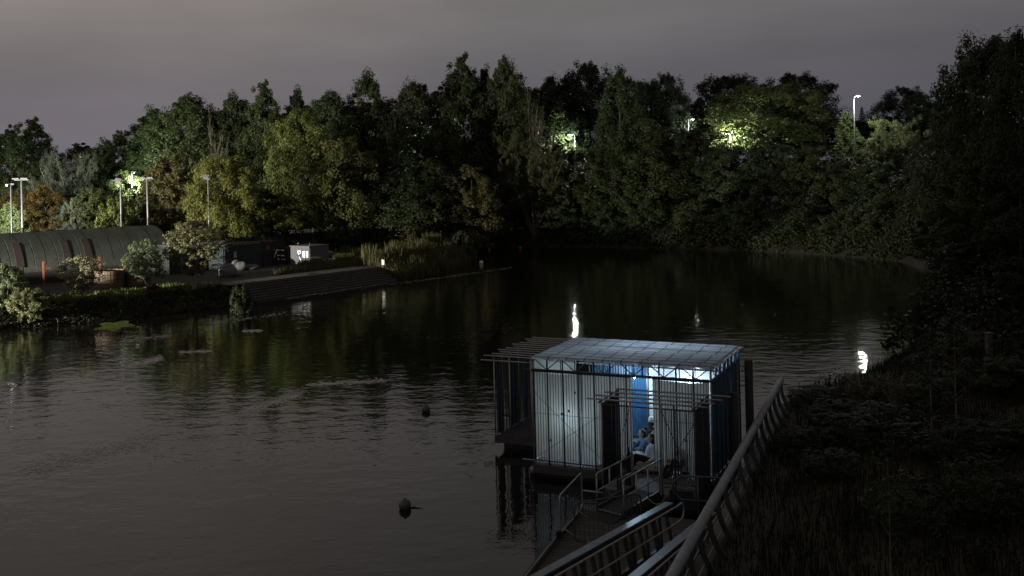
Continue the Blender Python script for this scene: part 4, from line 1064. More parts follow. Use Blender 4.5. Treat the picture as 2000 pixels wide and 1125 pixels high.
# gangway with two solid parapets
GL0, GL1 = Vector((-.10, 16.68, 2.07)), Vector((3.45, 23.05, 1.30))
GR0, GR1 = Vector((1.62, 16.55, 2.07)), Vector((4.25, 22.0, 1.42))
GANG = empty('gangway', (0, 0, 0), 0, 'sloping gangway between flat capped parapets going down to the landing stage', 'gangway')
CAP = mat('blue_grey_cap', (.10, .135, .165), .35, .2, var=.3, vscale=3, bump=.15, bscale=30)
for A, B, side, lab in ((GL0, GL1, 1, 'far'), (GR0, GR1, -1, 'near')):
    d = (B - A).normalized(); s = Vector((d.y, -d.x, 0)).normalized() * side; up = Vector((0, 0, 1))
    MB().bar(A, B, .20, .035).build('parapet_cap', CAP, GANG, bevel=.008)
    MB().bar(A - up * .10 + s * .0, B - up * .10, .10, .12).build('top_beam', DKSTEEL, GANG)
    h0, h1 = A - up * .05 + s * .20, B - up * .05 + s * .20
    if side == 1:
        MB().tube([h0, h1, h1 + d * .30 + up * .02, h1 + d * .40 - up * .04, h1 + d * .42 - up * .22, h1 + d * .30 - up * .34, h1 - up * .38, h0 - up * .38], .022, 8).build('handrail', SCAFF, GANG, True)
    else:
        MB().tube([h0 - s * .36, h1 - s * .36], .022, 8).build('handrail', SCAFF, GANG, True)
    n = 18
    for i in range(n):
        p = A.lerp(B, (i + .5) / n); w = .13 if i % 3 else .22
        MB().bar(p - up * .16 - s * .03, p - up * .92 + s * (.03 + .05 * (i % 2)) + d * (.12 if i % 2 else 0), w, .035, up=(s.x, s.y, 0)).build('parapet_board', WOOD, GANG)
    MB().bar(A - up * .95, B - up * .95, .08, .12).build('bottom_beam', DKSTEEL, GANG)
fl = MB(); A0, A1, B0, B1 = GL0 - Vector((0, 0, 1.0)), GL1 - Vector((0, 0, 1.0)), GR0 - Vector((0, 0, 1.0)), GR1 - Vector((0, 0, 1.12))
for i in range(46):
    q0, q1 = i / 46, (i + .94) / 46
    a, b2, c, e = A0.lerp(A1, q0), B0.lerp(B1, q0), B0.lerp(B1, q1), A0.lerp(A1, q1)
    fl.add([a, b2, c, e, a - Vector((0, 0, .04)), b2 - Vector((0, 0, .04)), c - Vector((0, 0, .04)), e - Vector((0, 0, .04))], [(0, 1, 2, 3), (7, 6, 5, 4), (0, 4, 5, 1), (1, 5, 6, 2), (2, 6, 7, 3), (3, 7, 4, 0)])
fl.build('deck_plank', WOOD, GANG)

# ------------------------------------------------------------------ quay railing with its curved ribs
ra, rb = Vector((*RAIL_A, 1.9)), Vector((*RAIL_B, 1.9)); rdir = (rb - ra).normalized(); land = Vector((rdir.y, -rdir.x, 0)).normalized()
rstart = ra - rdir * 3.2
QR = empty('quay_railing', (ra.x, ra.y, .9), 0, 'long quay railing with fat round top rail on curved ribs', 'railing')
q0 = Vector((ra.x, ra.y, .9))
RAILM = mat('worn_rail', (.165, .17, .19), .6, .1, var=.25, vscale=5, bump=.25, bscale=45)
tot = (rb - rstart).length; joints = [0, 4.4, 9.0, 13.6, tot]
for i in range(4):
    a, c = rstart + rdir * (joints[i] + .006) - q0, rstart + rdir * joints[i + 1] - q0
    MB().tube([a, a + rdir * .01, c - rdir * .03, c], [.09, .104, .104, .088] if i == 3 else [.099, .104, .104, .099], 18).build('top_rail', RAILM, QR, True)
n = int(tot / 1.02)
for i in range(n + 1):
    p = rstart + rdir * (tot - .25 - i * 1.02) - q0
    if p.y < -3: break
    k = 9; vs = []; fs = []
    for j in range(k + 1):
        q = j / k
        off = .02 + .42 * q ** 2.2; z = -.07 - 1.0 * q; w = .05 + .035 * abs(q - .35)
        tgt = math.atan(.42 * 2.2 * q ** 1.2 / 1.0)
        c = p + land * off + Vector((0, 0, z)); nrm = land * math.cos(tgt) + Vector((0, 0, math.sin(tgt)))
        for e in (-1, 1):
            for g in (-1, 1): vs.append(c + nrm * (e * w) + rdir * (g * .03))
    for j in range(k):
        b0 = j * 4
        for (m_, n_) in ((0, 1), (1, 3), (3, 2), (2, 0)): fs.append((b0 + m_, b0 + n_, b0 + 4 + n_, b0 + 4 + m_))
    fs += [(0, 2, 3, 1), (k * 4, k * 4 + 1, k * 4 + 3, k * 4 + 2)]
    MB().add(vs, fs).build('rib', DKSTEEL, QR)
for q in (.35, .62):
    off = land * (.02 + .42 * q ** 2.2 - .06) + Vector((0, 0, -.07 - q)) - q0
    MB().tube([rstart + rdir * .1 + off, rb - rdir * .2 + off], .014, 7).build('mid_wire', GALV, QR, True)
qa, qb = ra - rdir * 16, rb + rdir * .9
QW = MB(); sw = -land * .08
QW.bar(qa + sw + Vector((0, 0, -1.9 + .36)), qb + sw + Vector((0, 0, -1.9 + .36)), .34, 1.12)
tag(QW.build('quay_wall', CONCRETE), 'concrete quay wall along the water under the railing', 'wall')
QC = MB().bar(qa + land * .55 + Vector((0, 0, -1.0 + .02)), qb + land * .55 + Vector((0, 0, -1.0 + .02)), .9, .06)
tag(QC.build('quay_kerb_path', mat('dark_concrete', (.022, .022, .019), .95, var=.4, vscale=3, bump=.5)), 'concrete strip carrying the railing ribs', kind='structure')  # one even dark, soil-like tone
# mooring piles
def pile(x, y, top, r_, label):
    o = MB(); pr = [(r_ * .98, -1.5), (r_, -.2), (r_, top - .05), (r_ * .92, top - .03), (r_ * .92, top)]
    o.lathe(pr, 16); o = o.build('mooring_pile', mat('rusty_pile', (.035, .033, .033), .8, .1, var=.4, vscale=4, bump=.5, stretch=(2, 2, .6)), None, True); o.location = (x, y, 0)
    return tag(o, label, 'pile', 'steel mooring piles')
pile(6.98, 30.0, 3.22, .125, 'taller dark mooring pile standing clear beside the quay railing')
pile(6.16, 28.35, 2.62, .12, 'shorter dark mooring pile close against the pavilion side')

# ------------------------------------------------------------------ buoys
def buoy(px, py, dia_px, m, label, ropey=False):
    x, y = onz(px, py, 0); r_ = dia_px * y / FPX / 2
    o = empty('buoy', (x, y, 0), 0, label, 'buoy')
    pr = [(max(.01, r_ * math.cos(R(a)) * (1.0 if a < 40 else .99)), r_ * (.55 + math.sin(R(a)))) for a in range(-90, 91, 10)]
    MB().lathe(pr, 20).build('float', m, o, True)
    MB().tube([(-.04, 0, r_ * 1.56), (-.03, 0, r_ * 1.64), (.03, 0, r_ * 1.64), (.04, 0, r_ * 1.56)], .01, 6).build('lifting_eye', DKSTEEL, o, True)
    if ropey:
        MB().tube([(r_ * .9, 0, .01), (r_ * 1.5, .05, .015), (r_ * 2.2, -.03, .0), (r_ * 3.2, .02, -.02), (r_ * 3.8, 0, -.1)], .02, 6).build('rope', BLACKCL, o, True)
    return o
buoy(832, 804, 17, RUBBER, 'farther of two black ball buoys on the open water')
buoy(791, 993, 24, RUBBER, 'nearer of two black ball buoys trailing a floating rope', True)
buoy(940, 515, 8, mat('buoy_white', (.55, .5, .45), .6), 'pale ball buoy off the grassy point')
ORB = mat('buoy_orange', (.55, .10, .04), .6)
buoy(955, 489, 4.2, ORB, 'orange buoy nearer the grassy point'); buoy(1016, 485, 4.6, ORB, 'orange buoy farther out toward the far bank')

# scum and foam carried by the current, thin flecks lying on the water
r = np.random.default_rng(401); fx = []; fy = []; fs_ = []
def streak(pa, pb, wpx, n, sz, clump=1.0):
    n = int(n * 1.7); q = r.random(n); cx = pa[0] + (pb[0] - pa[0]) * q; cy = pa[1] + (pb[1] - pa[1]) * q
    off = r.normal(size=n) * wpx * (.3 + .7 * np.abs(np.sin(q * 9 + pa[0])))
    for a, c in zip(cx + r.normal(size=n) * wpx, cy + off):
        X, Y = onz(a, c, 0); fx.append(X); fy.append(Y); fs_.append(2.3 * sz * (.4 + r.random()))
for args in (((245, 716), (315, 700), 4, 420, .05), ((195, 738), (225, 735), 3, 200, .05), ((350, 688), (413, 686), 2, 160, .05), ((475, 647), (510, 646), 1.6, 200, .05), ((470, 805), (590, 768), 6, 700, .035), ((385, 827), (430, 822), 3, 160, .035),
             ((600, 752), (750, 744), 3, 380, .04), ((50, 920), (300, 860), 10, 700, .03), ((420, 630), (560, 612), 3, 130, .03), ((560, 583), (760, 552), 2, 300, .035), ((760, 556), (1000, 523), 1.6, 300, .035), ((230, 668), (330, 655), 3, 120, .05), ((900, 650), (1000, 640), 10, 40, .022), ((700, 610), (900, 670), 14, 50, .022), ((1300, 560), (1560, 540), 10, 40, .025)):
    streak(*args)
fx = np.array(fx); fy = np.array(fy); fz = np.array(fs_) * .8; n = len(fx); zf_ = .003 + .006 * r.random(n); a = r.random(n) * 6.28
P = [np.stack([fx + np.cos(a + k) * fz * e, fy + np.sin(a + k) * fz * e * .6, zf_], -1) for k, e in ((0, 1.3), (1.4, .6), (3.14, 1.2), (4.6, .7))]
o = put('river_foam', np_mesh('river_foam', np.stack(P, 1).reshape(-1, 3), np.arange(n * 4).reshape(n, 4)), mat('foam', (.40, .385, .36), .9, var=.3))
tag(o, 'thin streaks of foam and scum drifting on the water', kind='stuff')
x = []; y = []
for k in range(1500):
    a = r.random() * 6.28; q = math.sqrt(r.random()); lump = 1 + .25 * math.sin(a * 5)
    px, py = 224 + 33 * q * lump * math.cos(a), 637 + 8 * q * lump * math.sin(a) - .12 * (33 * q * math.cos(a))
    X, Y = onz(px, py, 0); x.append(X); y.append(Y)
x = np.array(x); y = np.array(y); n = len(x); a = r.random(n) * 6.28; s_ = .05 + .05 * r.random(n); zf_ = .004 + .02 * r.random(n)
P = [np.stack([x + np.cos(a + k) * s_ * e, y + np.sin(a + k) * s_ * e, zf_], -1) for k, e in ((0, 1), (1.57, .8), (3.14, 1), (4.71, .8))]
o = put('floating_weed', np_mesh('floating_weed', np.stack(P, 1).reshape(-1, 3), np.arange(n * 4).reshape(n, 4), r.random(n)), LEAF); o.color = (.12, .16, .03, 1)
tag(o, 'patch of green floating weed under the yard side bank', kind='stuff')

# ------------------------------------------------------------------ the yard on the far left bank
HE0 = Vector((-39.41, 79.58, 0)); HU = Vector((.7008, .7133, 0)); HN = Vector((-.7133, .7008, 0))
HUT = empty('arched_hut', HE0, math.atan2(HU.y, HU.x), 'long arched hut of dull green corrugated metal on the yard', 'hut')
HTIN = mat('green_tin', (.037, .042, .034), .6, .15, var=.3, vscale=1.2, bump=.2)
RUST = mat('rusty_tin', (.026, .018, .014), .85, var=.4, vscale=3)
ARW, ARH, EZ = 3.5, 3.05, 2.0
def arch(a): return ARW - ARW * math.cos(a), EZ + ARH * math.sin(a)     # across, height
def shell(t0, t1, a0, a1, lift, name, m, pitch=.076, na=14, amp=.022):
    n = max(4, int((t1 - t0) / pitch * 2)); vs = []; fs = []
    for i in range(n + 1):
        tt = t0 + (t1 - t0) * i / n; k = lift + (amp if i % 2 else 0)
        for j in range(na + 1):
            a = a0 + (a1 - a0) * j / na; c, h = arch(a)
            vs.append((tt, c - math.cos(a) * k, h + math.sin(a) * k))
    for i in range(n):
        for j in range(na): q = i * (na + 1) + j; fs.append((q, q + na + 1, q + na + 2, q + 1))
    me = bpy.data.meshes.new(name); me.from_pydata(vs, [], fs); return put(name, me, m, HUT)
T0, T1 = -9.0, 12.7
shell(T0, T1, .30, math.pi - .0, 0, 'roof_shell', HTIN, na=26)
k = 0; tt = T0
while tt < T1 - .1:
    e = min(T1, tt + .92)
    shell(tt, e - .05, .02, .86, .035 + .009 * (k % 2), 'lower_sheet', HTIN, na=10); shell(tt + .02, e - .03, .84, 1.75, .052 + .009 * (k % 2), 'upper_sheet', HTIN, na=10)
    tt += .92; k += 1
for t0 in (-2.3, -.35, 3.4, 5.15): shell(t0, t0 + .62, .22 if t0 > 0 else .16, .88, .10, 'rusty_panel', RUST, na=8)
MB().box(T0, T1, .02, .14, .6, EZ + .02).build('side_wall', mat('black_wall', (.03, .03, .028), .9), HUT)
poly = [(0, .6)] + [arch(math.pi * j / 20) for j in range(21)] + [(2 * ARW, .6)]
for tx in (T0 + .05, T1 - .12):
    mb = MB(); n = len(poly); mb.add([(tx, y_, z_) for y_, z_ in poly] + [(tx + .07, y_, z_) for y_, z_ in poly], [tuple(range(n)), tuple(range(2 * n - 1, n - 1, -1))]); mb.build('end_wall', HTIN, HUT)
MB().tube([(T0, ARW, EZ + ARH + .06), (T1, ARW, EZ + ARH + .06)], .06, 8).build('ridge_cap', HTIN, HUT)
# rusty posts in front of the hut
def rpost(px, pyt, pyb, label):
    X, Y = onz(px, pyb, 1.1); _, zt = atd(px, pyt, Y); zt -= 1.1
    o = empty('steel_post', (X, Y, 1.05), .6, label, 'post', 'rusty posts before the hut')
    MB().box(-.07, .07, -.07, .07, 0, zt).build('upright', mat('red_lead', (.20, .06, .025), .8, var=.35), o, bevel=.01)
    MB().box(.071, .5, -.04, .04, zt - .62, zt - .54).build('arm', mat('red_lead', (.20, .06, .025), .8, var=.35), o)
    return o
rpost(86, 509, 560, 'rusty orange post before the darkest hut panels, farther from the tub'); rpost(196, 500, 556, 'rusty orange post rising behind the wooden tub')
# wooden tub and its neighbour
def tub(px, py, r_, h, label):
    X, Y = onz(px, py, 1.1); o = empty('wooden_tub', (X, Y, 1.05), 0, label, 'tub', 'round wooden tubs')
    mb = MB(); n = 34
    for i in range(n):
        a, c = 6.283 * i / n, 6.283 * (i + .95) / n; q = 1.0 + .012 * (i % 2)
        P = [(r_ * q * math.cos(x), r_ * q * math.sin(x)) for x in (a, c)] + [((r_ - .07) * math.cos(x), (r_ - .07) * math.sin(x)) for x in (c, a)]
        mb.prism(P, 0, h + .015 * ((i * 5) % 3))
    mb.build('stave_plank', mat('tub_wood', (.13, .09, .055), .8, var=.35, vscale=5, stretch=(3, 3, .4)), o)
    for z in (.25, h * .55, h - .3): MB().lathe([(r_ + .012, z), (r_ + .032, z), (r_ + .032, z + .06), (r_ + .012, z + .06)], 34).build('hoop', DKSTEEL, o)
    MB().lathe([(r_ - .075, h - .25), (r_ - .075, h - .2), (.02, h - .18)], 24).build('lid', mat('tub_lid', (.05, .04, .03), .9), o)
    return o
tub(214, 566, 1.05, 1.5, 'round wooden tub with metal hoops standing beside the pale trunked tree')
tub(270, 561, .95, 1.3, 'second wooden tub half hidden behind the tree with leaning crown')
# pale slats leaning at the end of the hut
LB = empty('board_screen', (*onz(338, 533, 1.1), 1.1), .75, 'screen of upright pale boards at the end of the hut', 'fence')
for i in range(5): MB().box(-.85 + i * .4, -.68 + i * .4, -.02, .02, .35 - .05 * i, 2.75 - .1 * (i % 2)).build('board', mat('pale_board', (.24, .235, .25), .8, var=.2), LB)
MB().box(-.8, .9, .022, .06, 2.2, 2.32).build('rail', BARK, LB); MB().box(-.8, .9, .022, .06, .8, .92).build('rail', BARK, LB)
# sheds and containers
def block(name, pL, pR, depth, h, m, label, cat, group=None, z=1.1):
    """box whose front foot runs between two pixels of the photograph"""
    A, B = Vector((*pL, z)), Vector((*pR, z)); d = B - A; o = empty(name, A, math.atan2(d.y, d.x), label, cat, group); o['w'] = d.length
    return o, d.length
SHEDM = mat('dark_cladding', (.014, .017, .017), .8, var=.3)
A, B = onz(346, 533, 1.1), onz(440, 531, 1.1)
o, w = block('flat_shed', (-29.5, 85.2), (-26.3, 89.7), 4, 2.5, SHEDM, 'dark flat roofed shed with a white roof edge beside the hut', 'shed')
MB().box(0, w, .03, 4.2, -.1, 2.42).build('wall', SHEDM, o); MB().box(-.15, w + .15, -.18, 4.4, 2.425, 2.56).build('roof', DKSTEEL, o)
MB().box(-.16, w + .16, -.215, -.182, 2.42, 2.575).build('roof_edge', WHITEPAINT, o)
MB().box(w - .25, w - .1, -.1, -.02, 2.2, 2.4).build('lamp_box', WHITEPAINT, o)
MB().box(1.2, 2.1, -.005, .028, 0, 2.0).build('door', mat('shed_door', (.05, .05, .05), .7), o)
def container(pL, pR, depth, h, m, label, ribs=True, name='shipping_container'):
    o, w = block(name, pL, pR, depth, h, m, label, 'container', 'containers and stores in the yard')
    n = int(w / .14); vs = []; fs = []
    for i in range(n * 2 + 1):
        x = .1 + (w - .2) * i / (n * 2); y = 0.0 if (i // 2) % 2 else .035
        vs += [(x, y, .14), (x, y, h - .12)]
    for i in range(n * 2): fs.append((2 * i, 2 * i + 2, 2 * i + 3, 2 * i + 1))
    mb = MB().add(vs, fs); mb.box(.06, w - .06, .04, depth, .05, h - .04); mb.build('wall', m, o)
    fr = MB()
    for x in (0, w - .1): fr.box(x, x + .1, -.02, .1, 0, h)
    fr.box(.1, w - .1, -.02, .08, 0, .135); fr.box(.1, w - .1, -.02, .08, h - .115, h); fr.build('frame', m, o)
    return o, w
TEAL = mat('teal_paint', (.011, .019, .021), .7, var=.25); MAROON = mat('maroon_paint', (.024, .012, .011), .75, var=.3)
o, w = container((-25.35, 87.29), (-23.0, 91.2), 2.4, 2.35, TEAL, 'dark teal container with an orange trim under its roof edge')
mb = MB()
for i in range(8): mb.box(.9 + i * (w - 1.1) / 8, .9 + (i + .62) * (w - 1.1) / 8, -.035, -.022, 2.2, 2.27)
mb.build('orange_trim_slat', mat('orange_trim', (.5, .16, .05), .6), o)
MB().box(1.0, 1.35, -.03, -.022, 1.1, 1.65).build('notice', mat('notice_paper', (.30, .30, .22), .7), o)
o, w = container((-22.95, 91.3), (-21.6, 93.9), 2.4, 2.25, MAROON, 'dark maroon container next to the teal one')
MB().box(.4, .75, -.03, -.022, 1.5, 1.85).build('notice', mat('notice_dim', (.10, .08, .05), .7), o)
DKRACK = mat('rack_steel', (.02, .02, .021), .6, .3)
def sline(pp, D):                                # photograph segments in a vertical plane facing the viewer at distance D
    return [(atd(*p, D)) for p in pp]
TAPE = mat('white_tape', (.74, .74, .74), .6, var=.08)
def rack(D, x0, x1, ytop, ybot, segs, uprights, label):
    c, _ = atd((x0 + x1) / 2, ybot, D); zg = g1(c, D)
    o = empty('storage_rack', (c, D, zg), 0, label, 'rack', 'racks with white taped bars')
    f = lambda px, py: Vector((atd(px, py, D)[0] - c, 0, max(-.05, atd(px, py, D)[1] - zg)))
    for px in uprights:
        a, b2 = f(px, ytop), f(px, ybot); MB().bar((a.x, .08, -.05), (a.x, .08, a.z), .12, .12, up=(0, 1, 0)).build('upright', DKRACK, o)
    a, b2 = f(x0, ytop), f(x1, ytop + 2)
    for q in (.99, .66, .33): MB().bar((a.x, .08, a.z * q - .06), (b2.x, .08, a.z * q - .06), .08, .10).build('beam', DKRACK, o)
    for s_ in segs:
        p, q = f(*s_[0]), f(*s_[1]); MB().bar(p, q, .03, .085 if len(s_) < 3 else s_[2], up=(0, 0, 1) if abs(p.x - q.x) > .1 else (1, 0, 0)).build('painted_bar', TAPE, o)
    bk = MB().box(a.x - .1, b2.x + .1, .16, 1.6, -.1, a.z * .96); bk.build('tarpaulin', mat('black_tarp', (.014, .014, .016), .8), o)
    return o
Z1 = lambda x, y: (420 + x / 9.0909, 455 + y / 9.0909)
rack(93.2, 497, 524, 486, 526, [(Z1(735, 328), Z1(795, 333)), (Z1(832, 336), Z1(870, 339)), (Z1(893, 340), Z1(943, 344)), (Z1(828, 335), Z1(830, 430), .13), (Z1(832, 442), Z1(833, 494), .09), (Z1(757, 426), Z1(795, 430))], (498, 511.2, 523), 'dark rack whose white taped bars read like a letter T')
rack(92.6, 527, 557, 484, 525, [(Z1(980, 296), Z1(1055, 300)), (Z1(1085, 302), Z1(1143, 306)), (Z1(1166, 304), Z1(1228, 307)), (Z1(1093, 312), Z1(1072, 375), .10), (Z1(1068, 392), Z1(1050, 440), .05), (Z1(1015, 389), Z1(1056, 393)), (Z1(1103, 396), Z1(1146, 400)), (Z1(1170, 401), Z1(1228, 404)), (Z1(1115, 450), Z1(1140, 480), .05), (Z1(1190, 458), Z1(1210, 480), .05), (Z1(1250, 458), Z1(1230, 482), .05)], (528, 541, 556), 'dark rack with two rows of white taped bars and a slanting one')
# white store
WS, w = block('white_store', (-20.65, 92.0), (-18.62, 90.55), 2.3, 1.75, WHITEPAINT, 'white steel store with bright white panes and blue emblem', 'container')
WSP = mat('dull_white_paint', (.10, .10, .105), .6, var=.15)
hS = 1.72
MB().box(0, w, .03, 2.4, 0, hS).build('wall', WSP, WS); MB().box(-.06, w + .06, -.04, 2.46, hS + .001, hS + .09).build('roof', WSP, WS)
mb = MB()
for i in range(9): mb.box(w + .002, w + .025, .1 + i * .26, .2 + i * .26, .12, hS - .1)
mb.build('side_slat', WSP, WS)
LIT = mat('lit_pane', (.8, .8, .8), .5, emit=((1, .98, .95), .55))
ppm = w / 43.0
def SX(z): return (z - 1285) / 9.09 * ppm
def SZ(z): return hS - (z - 250) / 9.09 * ppm * 1.0
for x0, x1, z0, z1 in ((1540, 1590, 310, 378), (1540, 1590, 386, 404), (1540, 1590, 418, 472), (1618, 1650, 312, 342), (1618, 1650, 352, 375), (1618, 1650, 384, 402), (1618, 1650, 418, 470)):
    MB().box(SX(x0), SX(x1), -.02, .028, SZ(z1), SZ(z0)).build('pane', LIT, WS)
MB().box(SX(1515), SX(1532), -.03, .028, .1, SZ(290)).build('mullion', WSP, WS)
blue = [(1425, 340), (1445, 320), (1470, 325), (1500, 345), (1520, 370), (1522, 400), (1500, 412), (1470, 400), (1440, 388), (1412, 378), (1408, 355)]
wht = [(1425, 305), (1498, 305), (1500, 340), (1478, 352), (1462, 350), (1455, 372), (1442, 362), (1432, 335)]
wt2 = [(1462, 385), (1478, 400), (1488, 425), (1500, 432), (1496, 446), (1478, 436), (1466, 412)]
dk = [(1450, 325), (1480, 322), (1490, 332), (1470, 342), (1455, 340)]
for nm, pl_, m, y in (('emblem_patch', blue, mat('emblem_blue', (.02, .045, .18), .5), .026), ('emblem_patch', wht, mat('emblem_white_glow', (.7, .72, .78), .5, emit=((.9, .95, 1), .25)), .021), ('emblem_patch', wt2, mat('emblem_low_glow', (.7, .72, .78), .5, emit=((.9, .95, 1), .25)), .0205), ('emblem_patch', dk, mat('emblem_dark', (.01, .015, .05), .5), .016)):  # white emblem patches carry a faint glow of their own
    MB().add([(SX(x), y, SZ(z)) for x, z in pl_] + [(SX(x), y + .009, SZ(z)) for x, z in pl_], [tuple(range(len(pl_))), tuple(range(2 * len(pl_) - 1, len(pl_) - 1, -1))] + [(i, i + len(pl_), (i + 1) % len(pl_) + len(pl_), (i + 1) % len(pl_)) for i in range(len(pl_))]).build(nm, m, WS)
mb = MB().tube([(.55, .4, hS + .09), (.55, .4, hS + .28), (.75, .4, hS + .3)], .04, 8); mb.build('vent_pipe', WSP, WS, True)
MB().tube([(w - .12, .2, hS + .09), (w - .12, .2, hS + .34)], .03, 8).build('vent_pipe', WSP, WS, True)
# sacks and rubble bags
def sack(px, py, w_, h_, col, label, sd_):
    X, Y = onz(px, py, 1.1); rr = random.Random(sd_); m = MB().ball((0, 0, h_ * .45), .5, 1, 1, 1, 16)
    vs = []
    for x, y, z in m.v:
        k = .12 * math.sin(x * 9 + sd_) * math.cos(y * 8 + z * 7 + sd_)
        sgn = lambda q: math.copysign(abs(q * 2) ** .6 / 2, q)
        vs.append((sgn(x) * w_ * (1 + k), sgn(y) * w_ * .8 * (1 + k), max(0, h_ * (.5 + (z - h_ * .45) * 1.0) * (1 + k * .6))))
    m.v = vs; o = m.build('builder_sack', mat('sack', col, .9, var=.3, vscale=5, bump=.4), None, True); o.location = (X, Y, 1.06); o.rotation_euler = (0, 0, rr.uniform(0, 3))
    return tag(o, label, 'sack', 'sacks heaped before the containers')
SK = (.15, .155, .17)
sack(446, 541, 1.3, 1.15, SK, 'largest crumpled pale sack nearest the ivy clad tree', 1); sack(438, 539, .9, .7, SK, 'grey sack squashed against the largest sack on its tree side', 2)
sack(462, 539, .9, .5, SK, 'flat pale sack at the foot of the largest sack', 3); sack(459, 528, .8, .95, (.13, .13, .13), 'upright grey sack behind the flat one', 4)
sack(471, 528, 1.2, .8, (.11, .11, .105), 'wide grey sack in the middle of the heap', 5); sack(488, 526, 1.6, .5, (.10, .10, .095), 'long low grey sack at the rack end of the heap', 6)
sack(482, 519, .7, .75, (.07, .07, .07), 'small dark sack standing behind the long low one', 7)
# fence behind the containers
FN = empty('mesh_fence', (-27.0, 97.0, 1.1), math.atan2(5.0, 7.2), 'tall wire mesh fence behind the containers', 'fence')
for i in range(5): MB().tube([(i * 2.0, 0, -.1), (i * 2.0, 0, 2.95)], .04, 6).build('post', DKSTEEL, FN)
mb = MB()
for i in range(54): mb.tube([(i * .15, 0, .1), (i * .15, 0, 2.85)], .006, 4)
for i in range(15): mb.tube([(0, 0, .1 + i * .19), (8, 0, .1 + i * .19)], .006, 4)
mb.build('wire_mesh', DKSTEEL, FN)
# floodlight poles of the court
LENS_OFF = mat('lamp_glass_off', (.45, .45, .47), .25, var=.1)
LENS_ON = mat('lamp_glass_on', (1, 1, 1), emit=((.9, .95, 1.0), 60))
POLEM = mat('pale_pole', (.17, .167, .185), .5, .2, var=.12)
def floodpole(px, top, D, r_, style, label, lit=False):
    X, zt = atd(px, top, D); zg = g1(X, D); h = zt - zg
    o = empty('floodlight_pole', (X, D, zg), 0, label, 'floodlight', 'floodlight poles of the court')
    MB().tube([(0, 0, -.2), (0, 0, h * .5), (0, 0, h)], [r_ * 1.25, r_, r_ * .75], 10).build('pole', POLEM, o, True)
    if style == 'wide':
        MB().bar((-.62, 0, h - .02), (.62, 0, h - .02), .1, .08).build('crossbar', DKSTEEL, o)
        for x in (-.36, .36): MB().box(x - .3, x + .3, -.34, .34, h + .03, h + .16).build('lamp_head', DKSTEEL, o, bevel=.02)
    elif style == 'tilt':
        MB().bar((-.32, 0, h), (.32, 0, h), .07, .07).build('crossbar', GALV, o)
        for k_ in (0, 1):
            hd = MB().box(-.36, .36, -.2, .2, -.04, .04).build('lamp_head', GALV, o, bevel=.015); hd.location = (-.05 - .12 * k_, -.12, h + .08 + .2 * k_); hd.rotation_euler = (R(48), R(12), R(-12))
            ln = MB().box(-.31, .31, -.16, .16, -.052, -.041).build('lamp_glass', LENS_OFF, hd)
    else:
        MB().bar((-.3, 0, h), (.3, 0, h), .07, .07).build('crossbar', DKSTEEL, o)
        MB().box(.06, .4, -.2, .2, h - .02, h + .14).build('lamp_head', DKSTEEL, o, bevel=.02)
        hd = MB().box(-.24, .24, -.12, .12, -.09, .09).build('lamp_head', DKSTEEL, o, bevel=.02); hd.location = (-.22, -.1, h + .02); hd.rotation_euler = (R(20), 0, R(-50))
        MB().box(-.2, .2, -.135, -.121, -.075, .075).build('lamp_glass', mat('flood_glass_on', (1, 1, 1), emit=((1, .97, .9), 18)) if lit else LENS_OFF, hd)
    if lit:
        ld = bpy.data.lights.new('floodlight_beam', 'SPOT'); ld.energy = 9000; ld.spot_size = R(150); ld.spot_blend = .5; ld.color = (1, .92, .80); ld.shadow_soft_size = .15
        lo = bpy.data.objects.new('floodlight_beam', ld); COL.objects.link(lo); lo.location = (X - .2, D + .3, zt + .1); lo.rotation_euler = Vector((.25, 1, -.12)).to_track_quat('-Z', 'Y').to_euler()
    return o
floodpole(21, 361, 93, .075, 'pair', 'short floodlight pole with the one lamp that is lit', True)
floodpole(42, 351, 86, .105, 'wide', 'thickest floodlight pole carrying a dark flat double head')
floodpole(235, 357, 100, .075, 'tilt', 'slim floodlight pole with two tilted panels over the middle of the hut')
floodpole(287, 349, 97, .085, 'wide', 'floodlight pole with dark flat head near the hut end')
floodpole(406, 349, 95, .07, 'tilt', 'slim floodlight pole with tilted panels by the bright yellow tree')
# a low floodlight farther up the yard, beyond the frame, and an added wall that shades the ground from it
FM = empty('floodlight_pole', (FLOOD_POS[0], FLOOD_POS[1], 1.1), .6, 'low floodlight farther up the yard outside the view', 'floodlight')
MB().tube([(0, 0, -.3), (0, 0, FLOOD_POS[2] - 1.0)], [.1, .08], 10).build('pole', POLEM, FM, True)
MB().box(-.5, .5, -.3, -.12, FLOOD_POS[2] - 1.4, FLOOD_POS[2] - .8).build('lamp_head', DKSTEEL, FM)
SHW = MB().bar((-58.9, 50.45, 2.31), (-55.6, 48.36, 2.31), .25, 2.8)
tag(SHW.build('shade_wall', CONCRETE), 'added wall outside the view that shades the ground before the hut', 'wall')
sp = bpy.data.lights.new('mast_beam', 'SPOT'); sp.energy = FLOOD_W; sp.color = (1.0, .95, .82); sp.spot_size = R(68); sp.spot_blend = .6; sp.shadow_soft_size = .07
so = bpy.data.objects.new('mast_beam', sp); COL.objects.link(so); so.location = (FLOOD_POS[0], FLOOD_POS[1] + .3, FLOOD_POS[2])
so.rotation_euler = (Vector(FLOOD_AIM) - Vector(FLOOD_POS)).to_track_quat('-Z', 'Y').to_euler()
